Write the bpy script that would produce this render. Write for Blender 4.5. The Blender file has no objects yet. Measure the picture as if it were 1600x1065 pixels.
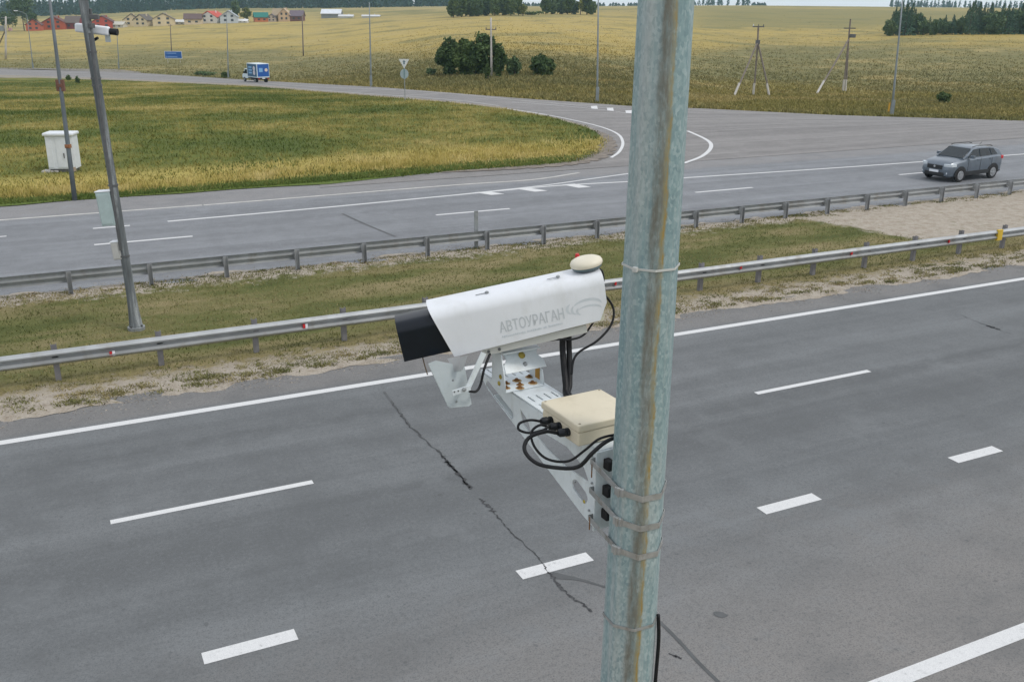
import bpy, bmesh, math, random
import numpy as np
from mathutils import Vector, Matrix

random.seed(7); RNG = np.random.default_rng(7)
SC = bpy.context.scene
COL = SC.collection
R = math.radians

# ------------------------------------------------------------------ camera
FPX, CAMH, TH, ROLL = 1503.0, 7.23, R(63.85), math.atan(0.01)
PITCH = math.atan((532.5 - 11) * math.cos(ROLL) / FPX)
f0 = np.array([math.cos(TH), math.sin(TH), 0.]); R0 = np.array([math.sin(TH), -math.cos(TH), 0.]); ZZ = np.array([0, 0, 1.])
FW = f0 * math.cos(PITCH) - ZZ * math.sin(PITCH)
U0 = f0 * math.sin(PITCH) + ZZ * math.cos(PITCH)
CXA = math.cos(ROLL) * R0 + math.sin(ROLL) * U0
CYA = -math.sin(ROLL) * R0 + math.cos(ROLL) * U0
CAMP = np.array([0, 0, CAMH])
cd = bpy.data.cameras.new('camera'); cam = bpy.data.objects.new('camera', cd); COL.objects.link(cam)
m = Matrix.Identity(4)
for i in range(3):
    m[i][0] = CXA[i]; m[i][1] = CYA[i]; m[i][2] = -FW[i]; m[i][3] = CAMP[i]
cam.matrix_world = m
cd.sensor_width = 36; cd.lens = 36 * FPX / 1600; cd.clip_start = 0.05; cd.clip_end = 12000
SC.camera = cam

# ------------------------------------------------------------------ sky, sun, exposure
SUN_EL, SUN_AZ = R(52), R(-48)          # world angle the sun stands at, from +X
w = bpy.data.worlds.new('World'); SC.world = w; w.use_nodes = True
nt = w.node_tree; nt.nodes.clear()
out = nt.nodes.new('ShaderNodeOutputWorld'); bg = nt.nodes.new('ShaderNodeBackground')
sky = nt.nodes.new('ShaderNodeTexSky'); sky.sky_type = 'NISHITA'; sky.sun_disc = False
sky.sun_elevation = SUN_EL; sky.sun_rotation = math.pi / 2 - SUN_AZ
sky.dust_density = 4; sky.air_density = 1.0; sky.ozone_density = 1.5
tc = nt.nodes.new('ShaderNodeTexCoord'); mp = nt.nodes.new('ShaderNodeMapping'); mp.inputs['Scale'].default_value = (1, 1, 4)
nz = nt.nodes.new('ShaderNodeTexNoise'); nz.inputs['Scale'].default_value = 2.2; nz.inputs['Detail'].default_value = 7
cr = nt.nodes.new('ShaderNodeValToRGB')
cr.color_ramp.elements[0].position = .3; cr.color_ramp.elements[0].color = (.74, .80, .88, 1)
cr.color_ramp.elements[1].position = .7; cr.color_ramp.elements[1].color = (.98, .98, 1.0, 1)
sc10 = nt.nodes.new('ShaderNodeVectorMath'); sc10.operation = 'SCALE'; sc10.inputs['Scale'].default_value = 10.2
mx = nt.nodes.new('ShaderNodeMix'); mx.data_type = 'RGBA'; mx.inputs['Factor'].default_value = .85
L = nt.links.new
L(tc.outputs['Generated'], mp.inputs['Vector']); L(mp.outputs[0], nz.inputs['Vector']); L(nz.outputs['Fac'], cr.inputs['Fac'])
L(cr.outputs[0], sc10.inputs[0]); L(sky.outputs[0], mx.inputs['A']); L(sc10.outputs[0], mx.inputs['B'])
L(mx.outputs['Result'], bg.inputs['Color']); bg.inputs['Strength'].default_value = .1; L(bg.outputs[0], out.inputs[0])
sd = bpy.data.lights.new('sun', 'SUN'); sd.energy = 1.1; sd.angle = R(14); sd.color = (1, .95, .88)
so = bpy.data.objects.new('sun', sd); COL.objects.link(so)
sv = Vector((math.cos(SUN_EL) * math.cos(SUN_AZ), math.cos(SUN_EL) * math.sin(SUN_AZ), math.sin(SUN_EL)))
so.rotation_euler = sv.to_track_quat('Z', 'Y').to_euler(); so.location = sv * 60
SC.view_settings.view_transform = 'Standard'; SC.view_settings.look = 'None'
SC.view_settings.exposure = 0.14; SC.view_settings.gamma = 1
SC.render.engine = 'CYCLES'
SC.cycles.use_denoising = True
SC.cycles.volume_max_steps = 64
SC.cycles.max_bounces = 6; SC.cycles.diffuse_bounces = 3; SC.cycles.glossy_bounces = 3; SC.cycles.transparent_max_bounces = 12
SC.cycles.volume_bounces = 1

# ------------------------------------------------------------------ terrain
TD = np.array([60, 80, 100, 150, 200, 300, 450, 650, 1000, 1500, 3200.])
TX = (np.array([-500, 0, 400, 800, 1200, 1600, 2200.]) - 800) / 1592
TZ = np.array([
    [0, -1.0, -2.2, -4.8, -6.7, -8.4, -8.8, -8.6, -7.5, -7, -18],
    [0, -1.0, -2.2, -4.6, -6.3, -7.8, -8.3, -8.3, -7.2, -6, -16],
    [0, -0.5, -1.7, -4.2, -5.8, -6.5, -5.0, -2.5, 3.0, 5.0, 4],
    [0, -0.1, -0.5, -0.9, -0.6, 0.8, 3.0, 5.5, 7.8, 8.6, 9],
    [0, -0.8, -1.9, -4.0, -3.8, -2.0, 1.5, 7.0, 10.5, 12.5, 15],
    [0, -1.1, -2.2, -3.8, -3.5, -0.6, 3.0, 7.0, 10.5, 12.5, 15],
    [0, -1.1, -2.2, -3.8, -3.5, -0.6, 3.0, 7.0, 10.5, 12.5, 15]])
LD = np.log(TD)
SL = np.zeros_like(TZ)
for k in range(1, len(TD) - 1):
    SL[:, k] = (TZ[:, k + 1] - TZ[:, k - 1]) / (LD[k + 1] - LD[k - 1])

def hgt(x, y):
    x = np.asarray(x, float); y = np.asarray(y, float)
    d = x * f0[0] + y * f0[1]; lat = x * R0[0] + y * R0[1]
    dd = np.clip(d, 60, 3199); u = np.clip(lat / np.maximum(d, 20), TX[0], TX[-1] - 1e-6)
    ld = np.log(dd); k = np.clip(np.searchsorted(LD, ld, side='right') - 1, 0, len(LD) - 2)
    h = LD[k + 1] - LD[k]; t = (ld - LD[k]) / h
    h00 = 2 * t**3 - 3 * t**2 + 1; h10 = t**3 - 2 * t**2 + t; h01 = -2 * t**3 + 3 * t**2; h11 = t**3 - t**2
    def colz(c): return h00 * TZ[c, k] + h10 * h * SL[c, k] + h01 * TZ[c, k + 1] + h11 * h * SL[c, k + 1]
    c = np.clip(np.searchsorted(TX, u, side='right') - 1, 0, len(TX) - 2)
    s = (u - TX[c]) / (TX[c + 1] - TX[c]); s = s * s * (3 - 2 * s)
    z = colz(c) * (1 - s) + colz(c + 1) * s
    q = np.clip((y - 42) / 12, 0, 1); q = q * q * (3 - 2 * q)
    return z * q

def ray(px, py): return FW * FPX + CXA * (px - 800) + CYA * (532.5 - py)
def G(px, py, z=0.):
    r = ray(px, py); return CAMP + r * ((z - CAMH) / r[2])
def onpl(px, py, p0, n):
    r = ray(px, py); p0 = np.array(p0, float); n = np.array(n, float); return CAMP + r * (((p0 - CAMP) @ n) / (r @ n))
def T(px, py, dz=0.):
    """where the ray through a picture point meets the terrain"""
    r = ray(px, py); r = r / np.hypot(r[0], r[1])
    ds = np.concatenate([np.arange(5, 200, .5), np.arange(200, 3000, 3.)])
    pts = CAMP[None] + r[None] * ds[:, None]
    below = pts[:, 2] - hgt(pts[:, 0], pts[:, 1]) - dz <= 0
    if not below.any(): k = len(ds) - 1
    else: k = int(np.argmax(below))
    a, b = ds[max(k - 1, 0)], ds[k]
    for _ in range(24):
        mth = (a + b) / 2; p = CAMP + r * mth
        if p[2] - float(hgt(p[0], p[1])) - dz <= 0: b = mth
        else: a = mth
    p = CAMP + r * b; p[2] = float(hgt(p[0], p[1])) + dz
    return p
def mpp(p):  # metres per photo pixel at p
    return float((np.array(p) - CAMP) @ FW) / FPX

# ------------------------------------------------------------------ mesh helpers
def link(o, parent=None):
    COL.objects.link(o)
    if parent is not None: o.parent = parent
    return o
def mesh_obj(name, verts, faces, mat=None, parent=None, smooth=False):
    me = bpy.data.meshes.new(name); me.from_pydata([tuple(map(float, v)) for v in verts], [], faces); me.update()
    if mat: me.materials.append(mat)
    if smooth: me.polygons.foreach_set('use_smooth', [True] * len(me.polygons))
    return link(bpy.data.objects.new(name, me), parent)
def empty(name, loc=(0, 0, 0), rz=0):
    o = bpy.data.objects.new(name, None); o.location = tuple(map(float, loc)); o.rotation_euler = (0, 0, rz); o.empty_display_size = .2
    COL.objects.link(o); return o
def tag(o, label=None, cat=None, group=None, kind=None):
    if label: o['label'] = label
    if cat: o['category'] = cat
    if group: o['group'] = group
    if kind: o['kind'] = kind
    return o
def copy_tree(o, parent=None):
    c = o.copy(); COL.objects.link(c)
    if parent is not None: c.parent = parent
    for ch in list(o.children): copy_tree(ch, c)
    return c
class MB:
    def __init__(s): s.v = []; s.f = []
    def add(s, vs, fs):
        n = len(s.v); s.v += [tuple(map(float, q)) for q in vs]; s.f += [[i + n for i in f] for f in fs]; return s
    def box(s, c, d, rz=0, M=None):
        x, y, z = d[0] / 2, d[1] / 2, d[2] / 2; cs, sn = math.cos(rz), math.sin(rz); vs = []
        for k in (-z, z):
            for (i, j) in ((-x, -y), (x, -y), (x, y), (-x, y)):
                p = (c[0] + i * cs - j * sn, c[1] + i * sn + j * cs, c[2] + k)
                vs.append(M @ Vector(p) if M else p)
        return s.add(vs, [[3, 2, 1, 0], [4, 5, 6, 7], [0, 1, 5, 4], [1, 2, 6, 5], [2, 3, 7, 6], [3, 0, 4, 7]])
    def prism(s, poly, z0, z1, M=None):
        n = len(poly); vs = [(p[0], p[1], z0) for p in poly] + [(p[0], p[1], z1) for p in poly]
        if M: vs = [M @ Vector(q) for q in vs]
        return s.add(vs, [list(range(n))[::-1], list(range(n, 2 * n))] + [[i, (i + 1) % n, n + (i + 1) % n, n + i] for i in range(n)])
    def tube(s, pts, rad, seg=8, caps=True):
        pts = [Vector(p) for p in pts]; n = len(pts)
        rads = rad if hasattr(rad, '__len__') else [rad] * n
        up = None; rings = []
        for i in range(n):
            t = (pts[min(i + 1, n - 1)] - pts[max(i - 1, 0)]).normalized()
            if up is None: up = t.orthogonal().normalized()
            else:
                up = (up - t * up.dot(t)); up = up.normalized() if up.length > 1e-6 else t.orthogonal().normalized()
            bi = t.cross(up)
            rings.append([pts[i] + (up * math.cos(2 * math.pi * k / seg) + bi * math.sin(2 * math.pi * k / seg)) * rads[i] for k in range(seg)])
        vs = [q for r_ in rings for q in r_]; fs = []
        for i in range(n - 1):
            for k in range(seg):
                fs.append([i * seg + k, i * seg + (k + 1) % seg, (i + 1) * seg + (k + 1) % seg, (i + 1) * seg + k])
        if caps: fs += [list(range(seg))[::-1], [(n - 1) * seg + k for k in range(seg)]]
        return s.add(vs, fs)
    def lathe(s, prof, c, axis=(0, 0, 1), seg=24):
        ax = Vector(axis).normalized(); u = ax.orthogonal().normalized(); v = ax.cross(u); c = Vector(c)
        vs = [c + ax * h + (u * math.cos(2 * math.pi * k / seg) + v * math.sin(2 * math.pi * k / seg)) * r for (r, h) in prof for k in range(seg)]
        fs = [[i * seg + k, i * seg + (k + 1) % seg, (i + 1) * seg + (k + 1) % seg, (i + 1) * seg + k] for i in range(len(prof) - 1) for k in range(seg)]
        fs += [list(range(seg))[::-1], [(len(prof) - 1) * seg + k for k in range(seg)]]
        return s.add(vs, fs)
    def build(s, name, mat=None, parent=None, smooth=False, bevel=0, seg=2, auto=None):
        o = mesh_obj(name, s.v, s.f, mat, parent, smooth)
        bm = bmesh.new(); bm.from_mesh(o.data); bmesh.ops.remove_doubles(bm, verts=bm.verts, dist=1e-5)
        bmesh.ops.recalc_face_normals(bm, faces=bm.faces); bm.to_mesh(o.data); bm.free()
        if bevel:
            b = o.modifiers.new('bevel', 'BEVEL'); b.width = bevel; b.segments = seg; b.limit_method = 'ANGLE'; b.angle_limit = R(35)
            b.harden_normals = False
        if auto is not None:
            for p in o.data.polygons: p.use_smooth = True
            bm = bmesh.new(); bm.from_mesh(o.data)
            for e in bm.edges:
                if len(e.link_faces) == 2 and e.calc_face_angle(0) > R(auto): e.smooth = False
            bm.to_mesh(o.data); bm.free()
        return o
def spline(pts, n=8):
    pts = [Vector(tuple(map(float, p))) for p in pts]; o = []
    P = [pts[0] * 2 - pts[1]] + pts + [pts[-1] * 2 - pts[-2]]
    for i in range(1, len(P) - 2):
        for k in range(n):
            t = k / n; a, b, c, d = P[i - 1:i + 3]
            o.append(.5 * ((2 * b) + (c - a) * t + (2 * a - 5 * b + 4 * c - d) * t * t + (3 * b - a - 3 * c + d) * t**3))
    o.append(pts[-1]); return o
def holed_plate(name, outer, holes, thick, M, mat, parent):
    """a flat sheet with openings; 2-D outline extruded, placed by matrix M"""
    cu = bpy.data.curves.new(name, 'CURVE'); cu.dimensions = '2D'; cu.fill_mode = 'BOTH'; cu.extrude = thick / 2
    for poly in [outer] + holes:
        sp = cu.splines.new('POLY'); sp.points.add(len(poly) - 1); sp.use_cyclic_u = True
        for i, (a, b) in enumerate(poly): sp.points[i].co = (a, b, 0, 1)
    t = bpy.data.objects.new('tmp', cu); COL.objects.link(t)
    me = bpy.data.meshes.new_from_object(t.evaluated_get(bpy.context.evaluated_depsgraph_get()))
    bpy.data.objects.remove(t); me.transform(M); me.name = name; me.materials.clear(); me.materials.append(mat)
    return link(bpy.data.objects.new(name, me), parent)
def slot(a, b, r, n=8):
    """rounded slot from a to b with radius r"""
    a = Vector(a); b = Vector(b); d = (b - a); ang = math.atan2(d.y, d.x) if d.length > 1e-9 else 0; o = []
    for k in range(n + 1): t = ang + math.pi / 2 + math.pi * k / n; o.append((a.x + r * math.cos(t), a.y + r * math.sin(t)))
    for k in range(n + 1): t = ang - math.pi / 2 + math.pi * k / n; o.append((b.x + r * math.cos(t), b.y + r * math.sin(t)))
    return o

# ------------------------------------------------------------------ materials
class NT:
    def __init__(s, name):
        s.m = bpy.data.materials.new(name); s.m.use_nodes = True; s.t = s.m.node_tree
        s.b = s.t.nodes['Principled BSDF']; s.geo = None
    def n(s, ty, **kw):
        nd = s.t.nodes.new(ty)
        for k, v in kw.items():
            if k in nd.inputs.keys():
                if isinstance(v, bpy.types.NodeSocket): s.t.links.new(v, nd.inputs[k])
                else: nd.inputs[k].default_value = v
            else: setattr(nd, k, v)
        return nd
    def l(s, a, b): s.t.links.new(a, b)
    def pos(s):
        if s.geo is None: s.geo = s.n('ShaderNodeNewGeometry')
        return s.geo.outputs['Position']
    def obj(s): return s.n('ShaderNodeTexCoord').outputs['Object']
    def scl(s, vec, sc, loc=(0, 0, 0)):
        mpn = s.n('ShaderNodeMapping'); mpn.inputs['Scale'].default_value = sc; mpn.inputs['Location'].default_value = loc
        s.l(vec, mpn.inputs['Vector']); return mpn.outputs[0]
    def noise(s, vec, scale, detail=4, rough=.55, dist=0):
        q = s.n('ShaderNodeTexNoise', Scale=scale, Detail=detail, Roughness=rough, Distortion=dist); s.l(vec, q.inputs['Vector']); return q.outputs['Fac']
    def ramp(s, fac, stops, interp='LINEAR'):
        r = s.n('ShaderNodeValToRGB'); e = r.color_ramp.elements; r.color_ramp.interpolation = interp
        while len(e) < len(stops): e.new(.5)
        for i, (p, c) in enumerate(stops):
            e[i].position = p; e[i].color = (c, c, c, 1) if not hasattr(c, '__len__') else tuple(c) + (1,)
        s.l(fac, r.inputs['Fac']); return r.outputs['Color']
    def mix(s, fac, a, b, mode='MIX'):
        q = s.n('ShaderNodeMix', data_type='RGBA', blend_type=mode)
        for nm, v in (('Factor', fac), ('A', a), ('B', b)):
            if isinstance(v, bpy.types.NodeSocket): s.l(v, q.inputs[nm])
            elif nm == 'Factor': q.inputs[nm].default_value = v
            else: q.inputs[nm].default_value = tuple(v) + (1,) if len(v) == 3 else v
        return q.outputs['Result']
    def math(s, op, a, b=0., c=None):
        q = s.n('ShaderNodeMath', operation=op)
        for i, v in enumerate((a, b) if c is None else (a, b, c)):
            if isinstance(v, bpy.types.NodeSocket): s.l(v, q.inputs[i])
            else: q.inputs[i].default_value = v
        return q.outputs[0]
    def mr(s, v, a, b, c=0., d=1., smooth=True):
        q = s.n('ShaderNodeMapRange', interpolation_type='SMOOTHSTEP' if smooth else 'LINEAR')
        s.l(v, q.inputs['Value'])
        for i, x in enumerate((a, b, c, d)): q.inputs[i + 1].default_value = x
        return q.outputs[0]
    def xyz(s, v):
        q = s.n('ShaderNodeSeparateXYZ'); s.l(v, q.inputs[0]); return q.outputs
    def bump(s, hsock, strength=.3, dist=.01):
        q = s.n('ShaderNodeBump', Strength=strength, Distance=dist); s.l(hsock, q.inputs['Height']); s.l(q.outputs[0], s.b.inputs['Normal'])
    def fin(s, col, rough=.6, metal=0., spec=.5):
        if isinstance(col, bpy.types.NodeSocket): s.l(col, s.b.inputs['Base Color'])
        else: s.b.inputs['Base Color'].default_value = tuple(col) + (1,)
        if isinstance(rough, bpy.types.NodeSocket): s.l(rough, s.b.inputs['Roughness'])
        else: s.b.inputs['Roughness'].default_value = rough
        s.b.inputs['Metallic'].default_value = metal; s.b.inputs['Specular IOR Level'].default_value = spec
        return s.m
MATS = {}
def pmat(name, col, rough=.5, metal=0., var=.12, scale=6., dirt=None, spec=.5, fine=60., bump=0.):
    """plain painted / metal / plastic surface with procedural mottling"""
    if name in MATS: return MATS[name]
    k = NT(name); v = k.obj()
    n1 = k.noise(v, scale, 5); n2 = k.noise(v, fine, 3)
    a = tuple(max(0, c * (1 - var)) for c in col); b = tuple(min(1, c * (1 + var)) for c in col)
    c = k.ramp(n1, [(.3, a), (.7, b)])
    c = k.mix(k.ramp(n2, [(.35, 0), (.75, .35 * min(1, var * 4))]), c, tuple(q * .75 for q in col))
    if dirt: c = k.mix(k.ramp(k.noise(k.scl(v, (1, 1, .35)), scale * 1.7, 6, .65), [(.52, 0), (.72, .8)]), c, dirt)
    if bump: k.bump(n2, bump, .002)
    MATS[name] = k.fin(c, rough, metal, spec); return MATS[name]

def asphalt(name, base, warm, kind):
    k = NT(name); p = k.pos(); X = k.xyz(p)
    fine = k.noise(p, 45, 4, .7); fine2 = k.noise(p, 130, 2, .6); mid = k.noise(p, 2.2, 5, .6)
    streak = k.noise(k.scl(p, (.035, .9, 1)), 1.0, 5, .6); streak2 = k.noise(k.scl(p, (.1, 3.2, 1), (5, 9, 0)), 1.0, 4, .6)
    c = k.ramp(streak, [(.30, tuple(q * .60 for q in base)), (.51, base), (.67, tuple(q * 1.25 for q in base))])
    c = k.mix(k.ramp(streak2, [(.35, .30), (.62, 0)]), c, tuple(q * .70 for q in base))
    c = k.mix(k.ramp(mid, [(.40, 0), (.72, .35)]), c, tuple(q * 1.18 for q in base))
    if kind == 'near':
        # the hard shoulder and merge lane carry more pale dust; tyre paths are darker
        wf = k.mr(k.math('ADD', X[1], k.math('MULTIPLY', mid, 2.2)), 12.2, 7.5, 0, .95)
        c = k.mix(wf, c, warm)
        w2 = k.mr(X[1], 17.55, 17.9, 0, .7); c = k.mix(w2, c, warm)
        for y0, w0, s0 in ((15.0, .5, .28), (16.7, .5, .30), (11.1, .45, .30), (12.4, .9, .62)):
            t = k.math('ABSOLUTE', k.math('SUBTRACT', k.math('ADD', X[1], k.math('MULTIPLY', k.math('SUBTRACT', streak, .5), 1.2)), y0)); t = k.mr(t, .05, w0, s0, 0)
            c = k.mix(t, c, tuple(q * .68 for q in base))
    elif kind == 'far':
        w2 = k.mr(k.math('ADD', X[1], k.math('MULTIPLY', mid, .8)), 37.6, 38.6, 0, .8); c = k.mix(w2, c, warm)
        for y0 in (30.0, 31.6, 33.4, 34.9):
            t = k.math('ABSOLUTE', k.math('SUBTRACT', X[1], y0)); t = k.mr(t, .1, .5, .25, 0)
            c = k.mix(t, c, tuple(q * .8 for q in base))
    g2 = k.noise(p, 16, 5, .75); c = k.mix(k.ramp(g2, [(.34, .6), (.50, 0)]), c, tuple(q * .62 for q in base)); c = k.mix(k.ramp(g2, [(.54, 0), (.70, .5)]), c, tuple(q * 1.35 for q in base))
    c = k.mix(k.ramp(fine, [(.34, .8), (.50, 0)]), c, tuple(q * .55 for q in base))
    c = k.mix(k.ramp(fine2, [(.58, 0), (.70, .6)]), c, tuple(min(.5, q * 1.75) for q in base))
    # dark specks and small tar spots
    bl = k.noise(p, .55, 6, .7); c = k.mix(k.ramp(bl, [(.36, .40), (.52, 0)]), c, tuple(q * .66 for q in base)); c = k.mix(k.ramp(bl, [(.56, 0), (.70, .35)]), c, tuple(q * 1.28 for q in base))
    sp = k.noise(p, 8.0, 2, .4); c = k.mix(k.ramp(sp, [(.70, 0), (.75, .55)]), c, tuple(q * .55 for q in base))
    k.bump(fine, .25, .006)
    return k.fin(c, .82, 0, .35)
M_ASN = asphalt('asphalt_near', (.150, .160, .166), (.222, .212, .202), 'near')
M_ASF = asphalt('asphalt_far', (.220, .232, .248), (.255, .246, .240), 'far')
M_ASR = asphalt('asphalt_ramp', (.240, .232, .227), (.25, .24, .23), 'ramp')

def paint_mat(name, wear):
    k = NT(name); p = k.pos()
    a = k.noise(p, 9, 6, .7); b = k.noise(p, 70, 3, .7)
    c = k.ramp(b, [(.3, (.52, .53, .54)), (.6, (.68, .69, .69))])
    c = k.mix(k.ramp(k.math('ADD', k.math('MULTIPLY', a, .6), k.math('MULTIPLY', b, .4)), [(wear, 0), (wear + .10, .75)]), c, (.26, .265, .27))
    return k.fin(c, .6, 0, .4)
M_PAINT = paint_mat('road_paint', .60)
M_PAINTW = paint_mat('road_paint_worn', .555)
M_PAINTD = pmat('road_paint_dusty', (.52, .515, .49), .8, var=.2, scale=3)

def crack_mat():
    k = NT('tar_crack'); p = k.pos(); c = k.ramp(k.noise(p, 18, 4), [(.35, (.025, .026, .028)), (.65, (.07, .072, .075))]); return k.fin(c, .8)
M_CRACK = crack_mat()
M_SEAL = pmat('asphalt_seam', (.092, .097, .10), .8, var=.2, scale=4)

# field: vegetation of the open meadow, by distance from the road with wide natural patches
def field_col(k, p, X):
    dist = k.math('ADD', k.math('MULTIPLY', X[0], f0[0]), k.math('MULTIPLY', X[1], f0[1]))
    big = k.noise(p, .012, 5, .6); med = k.noise(p, .06, 6, .65); sm = k.noise(p, .45, 6, .7); tiny = k.noise(p, 3.5, 4, .7)
    lat = k.math('ADD', k.math('MULTIPLY', X[0], R0[0]), k.math('MULTIPLY', X[1], R0[1])); u_ = k.math('DIVIDE', lat, k.math('MAXIMUM', dist, 20.))
    fac = k.math('SUBTRACT', .84, k.math('ADD', k.mr(u_, -.04, -.26, 0, .30), k.mr(u_, .06, .26, 0, .24)))
    dd = k.math('ADD', k.math('MULTIPLY', dist, fac), k.math('MULTIPLY', k.math('SUBTRACT', med, .5), 40))
    dd = k.math('ADD', dd, k.math('MULTIPLY', k.math('MULTIPLY', k.math('SUBTRACT', big, .5), dist), .55))
    f = k.math('DIVIDE', k.math('LOGARITHM', k.math('DIVIDE', k.math('MAXIMUM', dd, 30.), 30.), math.e), math.log(100))
    # f: 30 m -> 0, 3000 m -> 1
    olive = (.135, .135, .036); ygreen = (.23, .21, .055); brown = (.20, .18, .08); gold = (.52, .385, .115); gold2 = (.48, .36, .12)
    c = k.ramp(f, [(0, olive), (.13, ygreen), (.215, (.28, .235, .07)), (.265, (.165, .155, .06)), (.345, (.195, .175, .07)), (.385, (.42, .315, .09)),
                   (.46, gold), (.57, gold2), (.60, (.42, .32, .115)), (.63, (.19, .18, .065)), (.66, (.44, .335, .13)), (.70, (.45, .35, .16)), (.76, (.23, .215, .11)), (.84, (.40, .32, .20)), (1, (.33, .29, .18))])
    c = k.mix(k.ramp(sm, [(.32, .55), (.50, 0)]), c, (.145, .16, .065))
    c = k.mix(k.ramp(med, [(.50, 0), (.70, .5)]), c, (.46, .37, .17))
    pt_ = k.noise(p, .030, 6, .68, .6); c = k.mix(k.ramp(pt_, [(.50, 0), (.60, .7)]), c, (.165, .165, .07))
    pt2 = k.noise(k.scl(p, (1, 1, 1), (300, 50, 0)), .045, 6, .7); c = k.mix(k.ramp(pt2, [(.54, 0), (.64, .65)]), c, (.47, .37, .16))
    c = k.mix(k.ramp(tiny, [(.3, .35), (.52, 0)]), c, (.12, .125, .05))
    c = k.mix(k.ramp(tiny, [(.58, 0), (.75, .35)]), c, (.42, .34, .14))
    c = k.mix(.22, c, (.20, .185, .095))
    rb = k.math('MULTIPLY', k.math('MULTIPLY', k.mr(u_, .10, .22, 0, .75), k.mr(k.math('ADD', dist, k.math('MULTIPLY', k.math('SUBTRACT', med, .5), 160)), 360, 430, 0, 1)), k.mr(dist, 800, 620, 0, 1))
    return k.mix(rb, c, (.20, .19, .085)), sm
def field_mat():
    k = NT('meadow'); p = k.pos(); c, sm = field_col(k, p, k.xyz(p)); k.bump(sm, .6, .5)
    return k.fin(c, .9, 0, .1)
M_FIELD = field_mat()

def island_mat():
    k = NT('verge_grass'); p = k.pos(); X = k.xyz(p)
    med = k.noise(p, .07, 7, .68); sm = k.noise(p, .8, 6, .7); tiny = k.noise(p, 6, 4, .7)
    c = k.ramp(med, [(.40, (.085, .120, .028)), (.49, (.140, .160, .038)), (.57, (.225, .205, .055)), (.66, (.33, .27, .09))])
    c = k.mix(k.ramp(sm, [(.34, .65), (.54, 0)]), c, (.095, .110, .032))
    # fresh green hem along the asphalt, tall straw behind it
    e = k.math('SUBTRACT', k.math('ADD', X[1], k.math('MULTIPLY', k.math('SUBTRACT', sm, .5), 2.4)), k.mr(X[0], 5, 22, 0, 1.6))
    c = k.mix(k.math('MULTIPLY', k.mr(e, 41.6, 42.3, 0, .9), k.mr(e, 45.5, 48.5, 1, 0)), c, (.44, .36, .11))
    c = k.mix(k.mr(e, 42.2, 41.5, 0, .9), c, (.115, .165, .04))
    c = k.mix(k.ramp(tiny, [(.3, .5), (.55, 0)]), c, (.07, .075, .025))
    k.bump(tiny, .4, .1)
    return k.fin(c, .9, 0, .1)
M_ISL = island_mat()

def median_mat():
    k = NT('median'); p = k.pos(); X = k.xyz(p)
    n1 = k.noise(p, .9, 6, .7); n2 = k.noise(p, 3.2, 6, .75); n3 = k.noise(p, 22, 4, .7); n0 = k.noise(k.scl(p, (.25, .8, 1)), 1, 5, .6)
    grass = k.ramp(n0, [(.36, (.100, .118, .040)), (.47, (.150, .158, .058)), (.56, (.215, .195, .090)), (.66, (.29, .245, .13))])
    grass = k.mix(k.ramp(n3, [(.3, .6), (.55, 0)]), grass, (.06, .065, .025))
    grass = k.mix(k.ramp(n3, [(.6, 0), (.76, .4)]), grass, (.26, .22, .12))
    sand = k.ramp(n2, [(.3, (.31, .26, .20)), (.5, (.42, .375, .315)), (.7, (.50, .455, .39))])
    sand = k.mix(k.ramp(n3, [(.32, .45), (.5, 0)]), sand, (.16, .14, .11))
    # grass tufts and dry patches creep into the sand: more of them away from the asphalt
    j = k.math('MULTIPLY', k.math('SUBTRACT', n1, .5), 1.9); j2 = k.math('MULTIPLY', k.math('SUBTRACT', n2, .5), 2.6)
    y = k.math('ADD', k.math('ADD', X[1], j), j2)
    g = k.math('MULTIPLY', k.mr(y, 19.5, 20.25, 0, 1), k.mr(y, 26.75, 26.15, 0, 1))
    right = k.mr(k.math('ADD', k.math('ADD', X[0], k.math('MULTIPLY', k.math('SUBTRACT', X[1], 24.), .45)), k.math('MULTIPLY', j, 1.1)), 25.7, 26.2, 1, 0)
    keep = k.math('MAXIMUM', right, k.math('MULTIPLY', k.mr(X[1], 22.3, 21.5, 0, 1), k.mr(X[0], 33, 29.5, 0, 1)))
    g = k.math('MULTIPLY', g, keep)
    tuft = k.ramp(k.noise(p, 2.4, 5, .75), [(.585, 0), (.625, .9)])
    g = k.math('MAXIMUM', g, k.math('MULTIPLY', tuft, k.mr(X[0], 27, 24, .35, 1)))
    dry = k.mr(X[1], 21.6, 20.0, 0, .75)
    gc = k.mix(dry, grass, k.ramp(n2, [(.35, (.19, .155, .075)), (.65, (.33, .27, .14))]))
    c = k.mix(g, sand, gc)
    k.bump(n3, .8, .05)
    return k.fin(c, .92, 0, .1)
M_MED = median_mat()
M_GRAV = pmat('roadside_gravel', (.27, .24, .19), .95, var=.25, scale=1.2, fine=30, bump=.5)
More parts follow.
